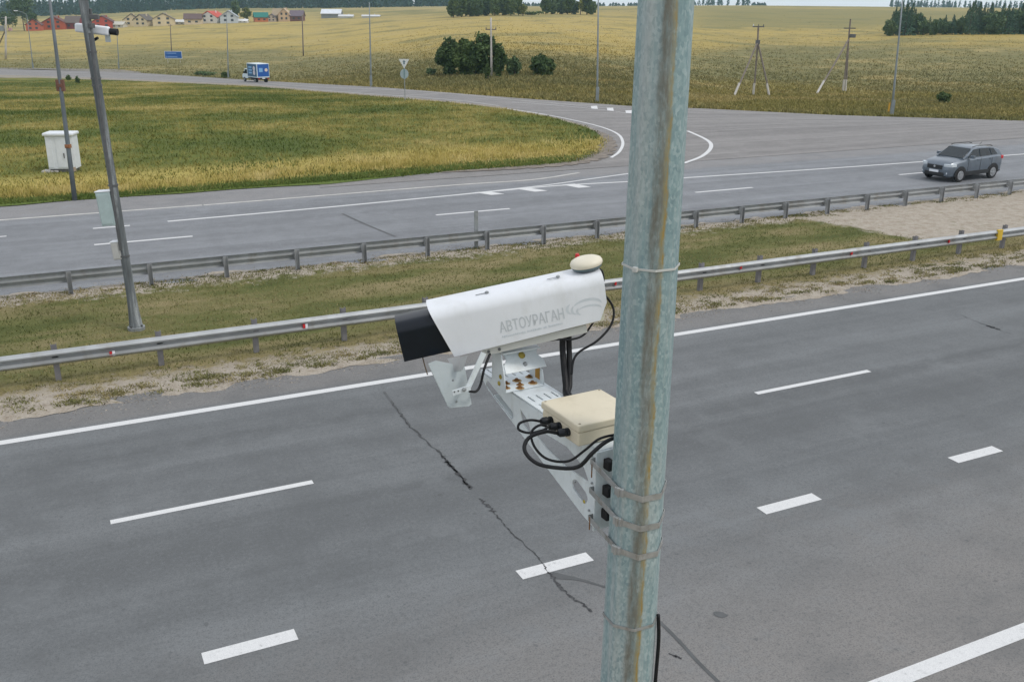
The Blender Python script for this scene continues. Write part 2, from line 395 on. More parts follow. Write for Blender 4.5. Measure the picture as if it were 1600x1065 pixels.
def gal_mat():
    k = NT('galvanised_pole'); v = k.obj(); X = k.xyz(v)
    vo = k.n('ShaderNodeTexVoronoi', Scale=62.); k.l(k.scl(v, (1, 1, .75)), vo.inputs['Vector'])
    n1 = k.noise(k.scl(v, (9, 9, 1.1)), 1, 5, .6); n2 = k.noise(v, 90, 3, .7); n3 = k.noise(k.scl(v, (26, 26, .35)), 1, 5, .6)
    c = k.ramp(n1, [(.3, (.190, .300, .325)), (.5, (.27, .375, .390)), (.7, (.40, .46, .46))])
    c = k.mix(k.ramp(vo.outputs['Distance'], [(.10, .0), (.55, .0)]), c, (.17, .27, .29))
    vc = k.n('ShaderNodeTexVoronoi', Scale=150.); k.l(k.scl(v, (1, 1, .55)), vc.inputs['Vector']); vr = k.xyz(vc.outputs['Color'])[0]
    c = k.mix(k.ramp(vr, [(.0, .50), (.5, 0)]), c, (.15, .24, .265)); c = k.mix(k.ramp(vr, [(.55, 0), (1., .5)]), c, (.46, .55, .56))
    c = k.mix(k.ramp(n2, [(.62, 0), (.74, .35)]), c, (.62, .70, .70))
    c = k.mix(k.ramp(n3, [(.50, 0), (.68, .55)]), c, (.46, .48, .47))
    n4 = k.noise(k.scl(v, (60, 60, 22)), 1, 4, .7); c = k.mix(k.ramp(n4, [(.36, .35), (.52, 0)]), c, (.15, .23, .25))
    # rust run down the weld seam (a fixed line on the pole) and its grey-brown stain
    ang = k.math('ARCTAN2', X[1], X[0]); jit = k.math('MULTIPLY', k.math('SUBTRACT', k.noise(k.scl(v, (0, 0, 5)), 1, 5, .65), .5), .34)
    a = k.math('ADD', k.math('ADD', ang, jit), k.math('MULTIPLY', k.math('SUBTRACT', k.noise(k.scl(v, (40, 40, 25)), 1, 4, .7), .5), .16))
    SEAM = R(-90 - 26.15 + 14)       # seam direction
    da = k.math('ABSOLUTE', k.math('SUBTRACT', a, SEAM)); fade = k.math('MULTIPLY', k.ramp(k.noise(k.scl(v, (0, 0, 1.6)), 1, 6, .75), [(.38, .1), (.54, 1)]), k.ramp(k.noise(k.scl(v, (90, 90, 18)), 1, 4, .7), [(.36, .25), (.56, 1)]))
    st = k.math('ABSOLUTE', k.math('SUBTRACT', a, SEAM - .26))
    c = k.mix(k.math('MULTIPLY', k.mr(st, .12, .36, .88, 0), k.ramp(k.noise(k.scl(v, (30, 30, 6)), 1, 6, .75), [(.36, .25), (.60, 1)])), c, (.155, .140, .105))
    c = k.mix(k.math('MULTIPLY', k.mr(da, .04, .17, .9, 0), fade), c, (.27, .225, .10))
    c = k.mix(k.math('MULTIPLY', k.mr(k.math('ABSOLUTE', k.math('SUBTRACT', a, SEAM + .03)), .02, .06, .75, 0), fade), c, (.33, .22, .05))
    k.bump(n2, .15, .001)
    return k.fin(c, .5, .15, .5)
M_GAL = gal_mat()
M_RAIL = pmat('galvanised_rail', (.40, .42, .43), .42, .6, var=.14, scale=1.5, fine=40, dirt=(.30, .29, .27))
M_RPOST = pmat('galvanised_post', (.36, .37, .38), .55, .3, var=.2, scale=3)
M_RPOSTD = pmat('dull_steel_post', (.22, .215, .225), .6, .3, var=.25, scale=3)
M_WHITE = pmat('white_powder_coat', (.76, .79, .83), .42, 0, var=.035, scale=5, fine=35)
M_SHIELD = pmat('weathered_white_shell', (.74, .77, .81), .38, 0, var=.04, scale=6, fine=45, dirt=(.64, .66, .67))
M_WPAINT = pmat('white_painted_steel', (.66, .72, .75), .4, 0, var=.06, scale=12, dirt=(.50, .53, .53))
M_BLACK = pmat('black_plastic', (.010, .013, .017), .45, 0, var=.3, scale=10, spec=.35)
M_HOOD = pmat('gloss_black_hood', (.006, .010, .017), .30, 0, var=.3, scale=8, spec=.32)
M_CABLE = pmat('black_cable', (.009, .010, .012), .5, 0, var=.3, scale=20, spec=.3)
M_BEIGE = pmat('beige_plastic', (.66, .60, .46), .5, 0, var=.05, scale=7, dirt=(.57, .51, .38))
M_CREAM = pmat('cream_plastic', (.74, .69, .56), .42, 0, var=.05, scale=10)
M_STEEL = pmat('stainless_band', (.44, .45, .45), .4, .6, var=.2, scale=25, dirt=(.22, .18, .13))
M_RUST = pmat('rust', (.17, .075, .02), .85, 0, var=.5, scale=60)
M_RUSTY = pmat('yellow_rust', (.36, .29, .06), .85, 0, var=.5, scale=60)
M_TIE = pmat('dull_tie', (.50, .51, .49), .5, 0, var=.1)
M_LOGO = pmat('grey_print', (.53, .57, .60), .5, 0, var=.06, scale=40)
M_LOGO2 = pmat('pale_grey_print', (.60, .65, .69), .5, 0, var=.05, scale=40)
M_RED = pmat('red_plastic', (.55, .02, .025), .4, 0, var=.1)
M_GREY = pmat('grey_metal', (.30, .32, .33), .5, .4, var=.15)
M_DKGREY = pmat('dark_grey_metal', (.12, .125, .13), .5, .3, var=.2)
M_DKRUB = pmat('dark_rubber', (.015, .015, .016), .8, 0, var=.3)
def plate_mat():
    k = NT('frosted_acrylic'); k.b.inputs['Alpha'].default_value = .82
    return k.fin((.50, .56, .58), .35)
M_ACR = plate_mat()

def conc_mat():
    k = NT('weathered_concrete'); v = k.obj()
    a = k.noise(k.scl(v, (5, 5, .5)), 1, 6, .65); b = k.noise(k.scl(v, (14, 14, 1.4)), 1, 5, .7); c2 = k.noise(v, 40, 3)
    c = k.ramp(a, [(.34, (.06, .072, .078)), (.50, (.145, .165, .175)), (.64, (.36, .39, .40))])
    c = k.mix(k.ramp(b, [(.56, 0), (.68, .75)]), c, (.06, .062, .065))
    c = k.mix(k.ramp(c2, [(.3, .4), (.6, 0)]), c, (.12, .12, .12))
    return k.fin(c, .85)
M_CONC = conc_mat()

# ------------------------------------------------------------------ SETTING
def grid_obj(name, xs, ys, zf, mat, kind='structure'):
    XX, YY = np.meshgrid(xs, ys); Zs = zf(XX, YY); nx, ny = len(xs), len(ys)
    v = np.stack([XX.ravel(), YY.ravel(), Zs.ravel()], 1)
    f = [[j * nx + i, j * nx + i + 1, (j + 1) * nx + i + 1, (j + 1) * nx + i] for j in range(ny - 1) for i in range(nx - 1)]
    o = mesh_obj(name, v, f, mat, None, True); o['kind'] = kind; return o

# ground: polar sheet about the camera, out to the horizon
rr = np.concatenate([[.5], np.arange(4, 60, 4), np.arange(60, 220, 4), np.geomspace(220, 2050, 64)])
aa = np.concatenate([np.linspace(-math.pi, -R(50), 36, endpoint=False), np.linspace(-R(50), R(50), 150, endpoint=False), np.linspace(R(50), math.pi, 37)])
vs = []; 
RRg, AAg = np.meshgrid(rr, aa, indexing='ij')
gx = RRg * (f0[0] * np.cos(AAg) + R0[0] * np.sin(AAg)); gy = RRg * (f0[1] * np.cos(AAg) + R0[1] * np.sin(AAg))
gz = hgt(gx, gy) - .45 * (1 - np.clip((gy - 33) / 4, 0, 1)) - .05 - np.clip((RRg - 60) / 100, 0, 1) * .05
na = len(aa); v = np.stack([gx.ravel(), gy.ravel(), gz.ravel()], 1)
f = [[i * na + j, i * na + j + 1, (i + 1) * na + j + 1, (i + 1) * na + j] for i in range(len(rr) - 1) for j in range(na - 1)]
tag(mesh_obj('ground', v, f, M_FIELD, None, True), kind='structure')
# roadside strip near the pole
grid_obj('roadside', np.linspace(-40, 70, 12), np.linspace(-12, 3.7, 5), lambda x, y: 0 * x - .01, M_GRAV)
# near carriageway and far carriageway
grid_obj('near_road', np.linspace(-60, 130, 60), np.linspace(3.6, 18.9, 6), lambda x, y: 0 * x, M_ASN)
def med_z(x, y):
    t = np.clip((y - 18.5) / (27.4 - 18.5), 0, 1)
    return .015 - .16 * np.sin(t * np.pi)**2 * np.clip((36 - x) / 14, 0, 1) + .012 * np.sin(x * 1.7 + y * 3) * np.sin(x * .6 - y * 2.1)
MEDX = np.linspace(-50, 110, 1100); MEDY = np.linspace(18.42, 27.55, 40)
_en = RNG.normal(0, 1, 900); edgej = lambda x: .05 * np.sin(x * 1.3) + .04 * np.sin(x * 3.7 + 1) + .045 * np.interp(x, np.arange(900) * .25 - 60, _en) + .03 * np.sin(x * 13.1)
XX, YY = np.meshgrid(MEDX, MEDY)
tt = (YY - MEDY[0]) / (MEDY[-1] - MEDY[0])
YY2 = YY + edgej(XX) * (1 - tt)**6 + edgej(XX + 40) * 1.3 * tt**6 + .12 * (1 - tt)**6 - .1 * tt**6
ZZm = med_z(XX, YY) + .012 - .0262 * (tt**8 + (1 - tt)**8)
v = np.stack([XX.ravel(), YY2.ravel(), ZZm.ravel()], 1); nx = len(MEDX)
f = [[j * nx + i, j * nx + i + 1, (j + 1) * nx + i + 1, (j + 1) * nx + i] for j in range(len(MEDY) - 1) for i in range(nx - 1)]
tag(mesh_obj('median_ground', v, f, M_MED, None, True), kind='structure')
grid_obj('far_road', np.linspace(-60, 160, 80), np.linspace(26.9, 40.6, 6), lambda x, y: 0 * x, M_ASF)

def interp(tab, x): return float(np.interp(x, [t[0] for t in tab], [t[1] for t in tab]))
ISL_UP = [(-300, 113), (0, 118.5), (200, 125), (400, 134), (600, 151), (700, 159), (780, 168), (860, 182), (915, 198), (938, 208), (947, 222)]
RAMP_T = [(-300, 106), (0, 108), (200, 113), (400, 126), (600, 137), (800, 153), (985, 166), (1100, 170), (1300, 180), (1600, 189), (2000, 205)]
ISL_LO = [(500, 283), (700, 268), (800, 262), (850, 258), (900, 253), (925, 246), (940, 238), (947, 230), (948, 222)]
def proj(p):
    q = np.asarray(p, float) - CAMP; wv = q @ FW; return 800 + FPX * (q @ CXA) / wv, 532.5 - FPX * (q @ CYA) / wv
def y_on_line(px, n):
    r_ = ray(px, 300.); lo, hi = 150., 600.
    for _ in range(40):
        md = (lo + hi) / 2
        if G(px, md)[1] > n: lo = md
        else: hi = md
    return (lo + hi) / 2
def strip(name, xs, flo, fhi, sub, dz, mat, kind='structure'):
    vs = []; fs = []; m_ = sub + 1
    for x in xs:
        a, b = T(x, flo(x), 0), T(x, fhi(x), 0)
        for k in range(m_):
            p = a + (b - a) * (k / sub); p[2] = float(hgt(p[0], p[1])) + dz; vs.append(p)
    for i in range(len(xs) - 1):
        for k in range(sub):
            fs.append([i * m_ + k, (i + 1) * m_ + k, (i + 1) * m_ + k + 1, i * m_ + k + 1])
    o = mesh_obj(name, vs, fs, mat, None, True); o['kind'] = kind; return o
def ramp_lo(x): return interp(ISL_UP, x) if x <= 947 else y_on_line(x, 39.6)
xsA = list(np.arange(-300, 900, 20)) + [900, 910, 920, 930, 938, 943, 947] 
strip('ramp_road', xsA, lambda x: ramp_lo(x), lambda x: interp(RAMP_T, x), 14, .012, M_ASR)
strip('junction_road', [947.01] + list(np.arange(960, 2000, 20)), lambda x: ramp_lo(x), lambda x: interp(RAMP_T, x), 24, .012, M_ASR)
strip('ramp_nose', [500, 560, 620, 680, 740, 800, 850, 875, 900, 912, 925, 933, 940, 947], lambda x: y_on_line(x, 39.6), lambda x: interp(ISL_LO, x), 6, .0125, M_ASR)
# light gravel shoulder on the inside of the ramp, and the dirt track joining it
strip('gravel_shoulder', list(np.arange(-300, 860, 20)) + [880, 900, 915, 930, 940, 946], lambda x: interp(ISL_UP, x) + 3.2 + 1.2 * math.sin(x * .05) * (x > 500), lambda x: interp(ISL_UP, x) - 1.2, 2, .02, M_GRAV)
strip('dirt_track', list(np.arange(-200, 231, 15)), lambda x: interp([(-200, 106.5), (60, 108.5), (230, 115)], x), lambda x: interp([(-200, 104), (60, 107), (180, 108.5), (230, 113.5)], x), 2, .03, pmat('track_dirt', (.20, .185, .16), .9, var=.2, scale=.5))

# island of long grass between ramp and far road
isl = [T(x, interp(ISL_UP, x) + 1.5) for x in (-300, -200, -100, 0, 50, 100, 150, 200, 250, 300, 350, 400, 450, 500, 550, 600, 650, 700, 740, 780, 820, 860, 890, 915, 938, 946)]
isl_lo = [T(x, interp(ISL_LO, x)) for x in (940, 925, 900, 850, 800, 700)]
isl_lo = [p for p in isl_lo] + [np.array([x, 40.45 + .15 * math.sin(x) + .1 * math.sin(2.7 * x), 0]) for x in (11, 9, 7, 5, 3, 1, -1, -3, -6, -12, -20, -40)]
ISLPOLY = [(p[0], p[1]) for p in isl + isl_lo]
def inside(poly, x, y):
    c = np.zeros(np.shape(x), bool); n = len(poly)
    for i in range(n):
        x1, y1 = poly[i]; x2, y2 = poly[(i + 1) % n]
        cond = ((y1 > y) != (y2 > y))
        with np.errstate(divide='ignore', invalid='ignore'):
            xi = (x2 - x1) * (y - y1) / (y2 - y1 if y2 != y1 else 1e-9) + x1
        c ^= cond & (x < xi)
    return c
# mesh the island as a clipped grid (edge cells snapped by many small quads)
gx_, gy_ = np.meshgrid(np.arange(-60, 40, .5), np.arange(40, 200, .5)); cin = inside(ISLPOLY, gx_ + .25, gy_ + .25)
vid = {}; vs = []; fs = []
def gv(i, j):
    if (i, j) not in vid:
        x, y = gx_[i, j], gy_[i, j]; vid[(i, j)] = len(vs); vs.append([x, y, 0.])
    return vid[(i, j)]
for i, j in zip(*np.nonzero(cin[:-1, :-1])): fs.append([gv(i, j), gv(i, j + 1), gv(i + 1, j + 1), gv(i + 1, j)])
va = np.array(vs); PI_ = np.array(ISLPOLY)
# pull boundary vertices onto the outline
cnt = {}
for q in fs:
    for a_ in q: cnt[a_] = cnt.get(a_, 0) + 1
for k_, c_ in cnt.items():
    if c_ < 4:
        p = va[k_, :2]; best = None
        for s_ in range(len(PI_)):
            A_, B_ = PI_[s_], PI_[(s_ + 1) % len(PI_)]; d_ = B_ - A_; t_ = np.clip((p - A_) @ d_ / max(d_ @ d_, 1e-9), 0, 1); q_ = A_ + d_ * t_
            e_ = np.hypot(*(p - q_)); 
            if best is None or e_ < best[0]: best = (e_, q_)
        if best[0] < .8: va[k_, :2] = best[1]
va[:, 2] = hgt(va[:, 0], va[:, 1]) + .03
tag(mesh_obj('verge', va, fs, M_ISL, None, True), kind='structure')

mb = MB()
def ribbon0(mb, pts, ws, dz):
    n = len(pts); Lr, Rr = [], []
    for i, p in enumerate(pts):
        t = pts[min(i + 1, n - 1)][:2] - pts[max(i - 1, 0)][:2]; t = t / max(np.hypot(*t), 1e-9); q = np.array([-t[1], t[0]]) * ws[i] / 2
        for s_, arr in ((1, Lr), (-1, Rr)): x, y = p[0] + q[0] * s_, p[1] + q[1] * s_; arr.append((x, y, float(hgt(x, y)) + dz))
    mb.add(Lr + Rr, [[i, i + 1, n + i + 1, n + i] for i in range(n - 1)])
dp = [np.array(v) for v in spline([T(a, b) for a, b in ((690, 270), (760, 266), (820, 262), (870, 258), (905, 253), (930, 246), (945, 236), (950, 225), (946, 214), (930, 204))], 8)]
ribbon0(mb, dp, [.15 + 1.3 * math.sin(math.pi * min(1, i / (len(dp) - 1)))**.7 * (.75 + .4 * math.sin(i * 2.1) * math.sin(i * .7)) for i in range(len(dp))], .036)
tag(mb.build('verge_dirt', pmat('dark_verge_dirt', (.19, .165, .14), .95, var=.35, scale=1.5, dirt=(.30, .26, .20))), kind='structure')

# ------------------------------------------------------------------ road markings and cracks
def marks(name, quads, z, mat):
    mb = MB()
    for (x0, x1, y0, y1) in quads:
        n = max(1, int((x1 - x0) / 2)); 
        for k in range(n):
            a = x0 + (x1 - x0) * k / n; b = x0 + (x1 - x0) * (k + 1) / n; mb.add([(a, y0, z), (b, y0, z), (b, y1, z), (a, y1, z)], [[0, 1, 2, 3]])
    return tag(mb.build(name, mat), kind='structure')
q = [(-60, 120, 17.43, 17.62)]
q += [(.22 + 12 * k, 3.25 + 12 * k, 13.76, 13.89) for k in range(-3, 9)]
marks('near_road_markings', q, .004, M_PAINT)
q = [(.93 + 4.13 * k, 2.03 + 4.13 * k, 9.90, 10.13) for k in range(-6, 20)] + [(-60, 120, 6.15, 6.37)]
marks('merge_lane_markings', q, .004, M_PAINTW)
q = [(1.2 + 11.6 * k, 4.2 + 11.6 * k, 32.42, 32.58) for k in range(-3, 10)]
q += [(-60, -1.3, 34.85, 34.98), (1.32, 2.5, 34.95, 35.10)]
marks('far_road_markings', q, .004, M_PAINT)
def ribbon(mb, pts, wd, z=None, hmode=False, dz=.02):
    """flat band of width wd along pts on the ground"""
    P_ = [np.array(p, float) for p in pts]; L_ = []; Rr = []
    ws = wd if hasattr(wd, '__len__') else [wd] * len(P_)
    for i, p in enumerate(P_):
        t = P_[min(i + 1, len(P_) - 1)][:2] - P_[max(i - 1, 0)][:2]; t = t / max(np.hypot(*t), 1e-9); n_ = np.array([-t[1], t[0]]) * ws[i] / 2
        for s_, arr in ((1, L_), (-1, Rr)):
            x, y = p[0] + n_[0] * s_, p[1] + n_[1] * s_
            arr.append((x, y, (float(hgt(x, y)) + dz) if hmode else z))
    n = len(P_); mb.add(L_ + Rr, [[i, i + 1, n + i + 1, n + i] for i in range(n - 1)])
mb = MB(); px = lambda pts: [G(a, b) for a, b in pts]
fs_ = px([(262, 346), (500, 325), (700, 306), (860, 291), (980, 284), (1070, 278)]) + [np.array([47.7, 34.9, 0]), np.array([120, 34.5, 0])]
ribbon(mb, spline(fs_, 6), .17, .004)
fe = [np.array([-60, 37.7, 0])] + px([(0, 344), (350, 318), (700, 290), (830, 281), (905, 270)])
mbd = MB(); ribbon(mbd, spline(fe, 6), .16, .004)
ribbon(mb, spline(px([(700, 306), (840, 291), (920, 280), (985, 271)]) , 8), .14, .005)
for a, b in (((752, 300), (778, 304)), ((820, 295), (846, 299)), ((888, 288), (914, 293))):
    p0, p1 = G(*a), G(*b); d_ = .30; mb.add([(p0[0] - d_, p0[1], .0055), (p0[0] + d_, p0[1], .0055), (p1[0] + d_, p1[1], .0055), (p1[0] - d_, p1[1], .0055)], [[0, 1, 2, 3]])
tag(mb.build('merge_line_markings', M_PAINT), kind='structure')
tag(mbd.build('far_edge_marking', M_PAINTD), kind='structure')
mb = MB(); tp = lambda pts: [T(a, b) for a, b in pts]
ribbon(mb, spline(tp([(955, 247), (968, 237), (973, 222), (962, 208), (925, 195), (860, 181), (790, 170)]), 6), .17, hmode=True, dz=.022)
ribbon(mb, spline(tp([(1068, 256), (1098, 244), (1111, 230), (1104, 219), (1074, 205)]), 6), .22, hmode=True, dz=.022)
tag(mb.build('junction_markings', M_PAINT), kind='structure')
mb = MB(); ribbon(mb, spline(tp([(800, 160), (880, 166), (940, 172), (986, 178)]), 5), .12, hmode=True, dz=.022)
ribbon(mb, spline(tp([(860, 161), (920, 167), (986, 171)]), 5), .12, hmode=True, dz=.022)
for x_, y_ in ((928, 168.5), (953, 171.5), (982, 175.5)):
    a = T(x_ - 5, y_ - 2); b = T(x_ + 5, y_ - 2.5); c = T(x_ + 6, y_ + 2.5); d = T(x_ - 4, y_ + 2)
    mb.add([(p[0], p[1], p[2] + .03) for p in (a, b, c, d)], [[0, 1, 2, 3]])
tag(mb.build('ramp_divider_markings', M_PAINT), kind='structure')
mb = MB(); ribbon(mb, spline([T(a, interp(RAMP_T, a) + 3) for a in (-200, 0, 200, 400, 600, 800, 950, 1080, 1200, 1400, 1600, 1900)], 4), .13, hmode=True, dz=.024)
ribbon(mb, spline([T(a, interp(ISL_UP, a) - 2.2) for a in (-200, 0, 200, 400, 600, 780)], 4), .13, hmode=True, dz=.026)
tag(mb.build('ramp_edge_markings', M_PAINTD), kind='structure')

def crack(mb, pts, wd, jit, z=.006, n=14):
    P_ = spline(pts, n); o = []; ws = []
    for i, p in enumerate(P_):
        o.append(p + Vector((random.gauss(0, jit), random.gauss(0, jit), 0))); ws.append(wd * random.choice((.4, .8, 1, 1.5, 2.0)))
    ribbon(mb, o, ws, z)
mb = MB()
crack(mb, px([(612, 628), (640, 664), (690, 712), (736, 763)]), .028, .016)
crack(mb, px([(690, 712), (705, 728), (736, 763)]), .045, .018)
crack(mb, px([(748, 778), (772, 800)]), .04, .015)
crack(mb, px([(772, 800), (800, 832), (842, 872), (856, 893)]), .014, .010)
crack(mb, px([(856, 893), (884, 925), (925, 955)]), .03, .015)
crack(mb, px([(1542, 509), (1563, 515)]), .06, .02); crack(mb, px([(1500, 492), (1540, 508), (1580, 522)]), .010, .02)
crack(mb, px([(1044, 1020), (1065, 1028)]), .02, .01)
tag(mb.build('pavement_cracks', M_CRACK), kind='structure')
mb = MB()
ribbon(mb, spline(px([(862, 898), (905, 905), (950, 918)]), 6), [.16, .15, .13, .11, .09, .07, .06, .05, .05, .04, .04, .04, .04], .0045)
ribbon(mb, spline(px([(1030, 970), (1060, 1000), (1092, 1035), (1125, 1068), (1160, 1110)]), 6), .05, .0045)
ribbon(mb, spline(px([(1115, 956), (1126, 960), (1137, 961)]), 4), [.03, .08, .11, .12, .12, .12, .1, .06, .03], .0045)
ribbon(mb, spline(px([(535, 334), (570, 350), (618, 370)]), 5), .10, .0045)
ribbon(mb, spline(px([(600, 612), (612, 628), (640, 664)]), 5), .05, .0045)
tag(mb.build('tar_patches', M_SEAL), kind='structure')

# ------------------------------------------------------------------ grass tufts (uncountable ground cover)
def tufts(name, x, y, zf, h, wdt, mat, nb=3, spread=.08, lean=.35):
    n = len(x); h = np.broadcast_to(h, (n,)); N = n * nb
    bx = np.repeat(x, nb) + RNG.normal(0, spread, N); by = np.repeat(y, nb) + RNG.normal(0, spread, N); bh = np.repeat(h, nb) * RNG.uniform(.55, 1.2, N)
    bz = zf(bx, by) - .02; an = RNG.uniform(0, math.pi, N); wx, wy = np.cos(an) * wdt / 2, np.sin(an) * wdt / 2
    lx, ly = RNG.normal(0, lean, N) * bh, RNG.normal(0, lean, N) * bh
    V = np.empty((N, 3, 3)); V[:, 0] = np.stack([bx - wx, by - wy, bz], 1); V[:, 1] = np.stack([bx + wx, by + wy, bz], 1); V[:, 2] = np.stack([bx + lx, by + ly, bz + bh], 1)
    me = bpy.data.meshes.new(name); me.vertices.add(N * 3); me.vertices.foreach_set('co', V.ravel().astype(np.float32))
    me.loops.add(N * 3); me.loops.foreach_set('vertex_index', np.arange(N * 3, dtype=np.int32)); me.polygons.add(N)
    me.polygons.foreach_set('loop_start', np.arange(0, N * 3, 3, dtype=np.int32)); me.polygons.foreach_set('loop_total', np.full(N, 3, np.int32))
    me.update(); me.materials.append(mat); o = link(bpy.data.objects.new(name, me)); o['kind'] = 'stuff'; return o
def leafmat(name, cols, sc, fine=3., rough=.85):
    k = NT(name); p = k.pos(); a = k.noise(p, sc, 7, .68); b = k.noise(p, fine, 3, .7)
    c = k.ramp(k.math('ADD', k.math('MULTIPLY', a, .75), k.math('MULTIPLY', b, .25)), [(.41 + .18 * i / (len(cols) - 1), q) for i, q in enumerate(cols)])
    m_ = k.fin(c, rough, 0, .15); return m_
M_TUFT_M = leafmat('median_grass', [(.095, .110, .035), (.150, .160, .055), (.225, .205, .085), (.33, .28, .15)], .35, 4)
M_TUFT_S = leafmat('sand_weed', [(.12, .13, .045), (.20, .19, .08), (.30, .25, .13)], .8, 5)
M_TUFT_I = leafmat('long_grass', [(.080, .115, .026), (.125, .150, .036), (.20, .19, .050), (.33, .28, .09), (.42, .35, .14)], .07, .8)
M_TUFT_Y = leafmat('straw_grass', [(.34, .30, .08), (.50, .41, .14), (.62, .52, .24)], .4, 2)
M_TUFT_G = leafmat('edge_grass', [(.10, .15, .035), (.16, .20, .055)], .6, 3)
def weed_mat():
    k = NT('meadow_weeds'); p = k.pos(); c, sm = field_col(k, p, k.xyz(p)); b = k.noise(p, 1.2, 4, .7)
    c = k.mix(k.ramp(b, [(.36, .6), (.5, 0)]), c, (.085, .095, .03)); c = k.mix(k.ramp(b, [(.52, 0), (.66, .5)]), c, (.50, .40, .17)); return k.fin(c, .9, 0, .1)
M_TUFT_F0 = leafmat('meadow_weeds', [(.12, .125, .035), (.20, .175, .05), (.34, .26, .08), (.48, .36, .13)], .05, .35)
M_TUFT_F = weed_mat()
n = 26000; x = RNG.uniform(-4, 42, n); y = RNG.uniform(20.0, 26.9, n)
keep = (x + .45 * (y - 24) + RNG.normal(0, .25, n) < 25.8) | ((y < 22) & (x < 31))
x, y = x[keep], y[keep]
tufts('median_grass', x, y, lambda a, b: med_z(a, b) + .01, .075, .035, M_TUFT_M, 2, .08, .5)
n = 520; cx_ = RNG.uniform(-3, 34, n); cy_ = 18.75 + RNG.gamma(1.6, .45, n); x = np.repeat(cx_, 26) + RNG.normal(0, .13, n * 26); y = np.repeat(cy_, 26) + RNG.normal(0, .06, n * 26); ok = y > 18.6
x2 = np.repeat(RNG.uniform(-3, 37, 160), 26); y2 = np.repeat(27.25 - RNG.gamma(1.5, .22, 160), 26); x2 = x2 + RNG.normal(0, .2, len(x2)); y2 = y2 + RNG.normal(0, .06, len(x2)); 
tufts('sand_weeds', np.concatenate([x[ok], x2]), np.concatenate([y[ok], y2]), lambda a, b: med_z(a, b) + .01, .055, .03, M_TUFT_S, 2, .03, .8)
n = 330000; x = RNG.uniform(-60, 33, n); y = RNG.uniform(41, 185, n); ok = inside(ISLPOLY, x, y) & (RNG.random(n) < np.clip(62 / y, .3, 1)); x, y = x[ok], y[ok]
tufts('verge_grass', x, y, hgt, .10 + .14 * RNG.random(len(x)), .07, M_TUFT_I, 2, .15, .5)
n = 7000; x = RNG.uniform(-3, 30, n); off = RNG.gamma(3, .42, n); y = 41.2 + 1.7 * np.clip((x - 5) / 17, 0, 1) + off * (1 + .05 * np.maximum(x, 0)) + .2
dens = .4 + .6 * np.clip(np.sin(x * .9) * .5 + np.sin(x * .37 + 2) * .5 + .6, 0, 1); ok = inside(ISLPOLY, x, y) & (RNG.random(n) < dens); x, y = x[ok], y[ok]
tufts('straw_grass', x, y, hgt, .14 + .26 * RNG.random(len(x))**1.5, .045, M_TUFT_Y, 3, .12, .25)
n = 9000; x = RNG.uniform(-3, 27, n); y = 40.7 + RNG.gamma(1.6, .3, n) * (1 + 1.2 * np.clip((x - 5) / 14, 0, 1)) + .5 * np.clip((x - 8) / 14, 0, 1); ok = inside(ISLPOLY, x, y); x, y = x[ok], y[ok]
tufts('edge_grass', x, y, hgt, .14, .06, M_TUFT_G, 3, .1, .4)
n = 16000; x = RNG.uniform(-4, 38, n); y = np.where(RNG.random(n) < .65, 18.62 - RNG.gamma(1.2, .16, n) + RNG.gamma(1.0, .35, n), 27.35 - RNG.normal(0, .25, n)); cl = np.sin(x * 2.3) + np.sin(x * 5.1 + 1) + np.sin(x * .7); ok = (RNG.random(n) < .35 + .2 * cl) & (y > 18.05) & (y < 27.9); x, y = x[ok], y[ok]
tufts('edge_gravel', x, y, lambda a, b: np.where((b > 18.6) & (b < 27.3), med_z(a, b) + .02, .02), .012, .035, pmat('grit', (.33, .29, .24), .95, var=.4, scale=5), 2, .04, 1.2)
# meadow weeds beyond the ramp
pts = []
n = 110000; u = RNG.uniform(-.56, .56, n); d = 78 + RNG.exponential(55, n); x = f0[0] * d + R0[0] * u * d; y = f0[1] * d + R0[1] * u * d
RTOP = [T(a, interp(RAMP_T, a)) for a in np.arange(-300, 2000, 40)]
ru = np.array([(p[:2] @ R0[:2]) / (p[:2] @ f0[:2]) for p in RTOP]); rd = np.array([p[:2] @ f0[:2] for p in RTOP]); o_ = np.argsort(ru)
ok = d > np.interp(u, ru[o_], rd[o_]) + 1.0; x, y, d = x[ok], y[ok], d[ok]
tufts('meadow_weeds', x, y, lambda a, b: hgt(a, b) - .08, .16 + .22 * RNG.random(len(x)), .16, M_TUFT_F, 3, .35, .5)

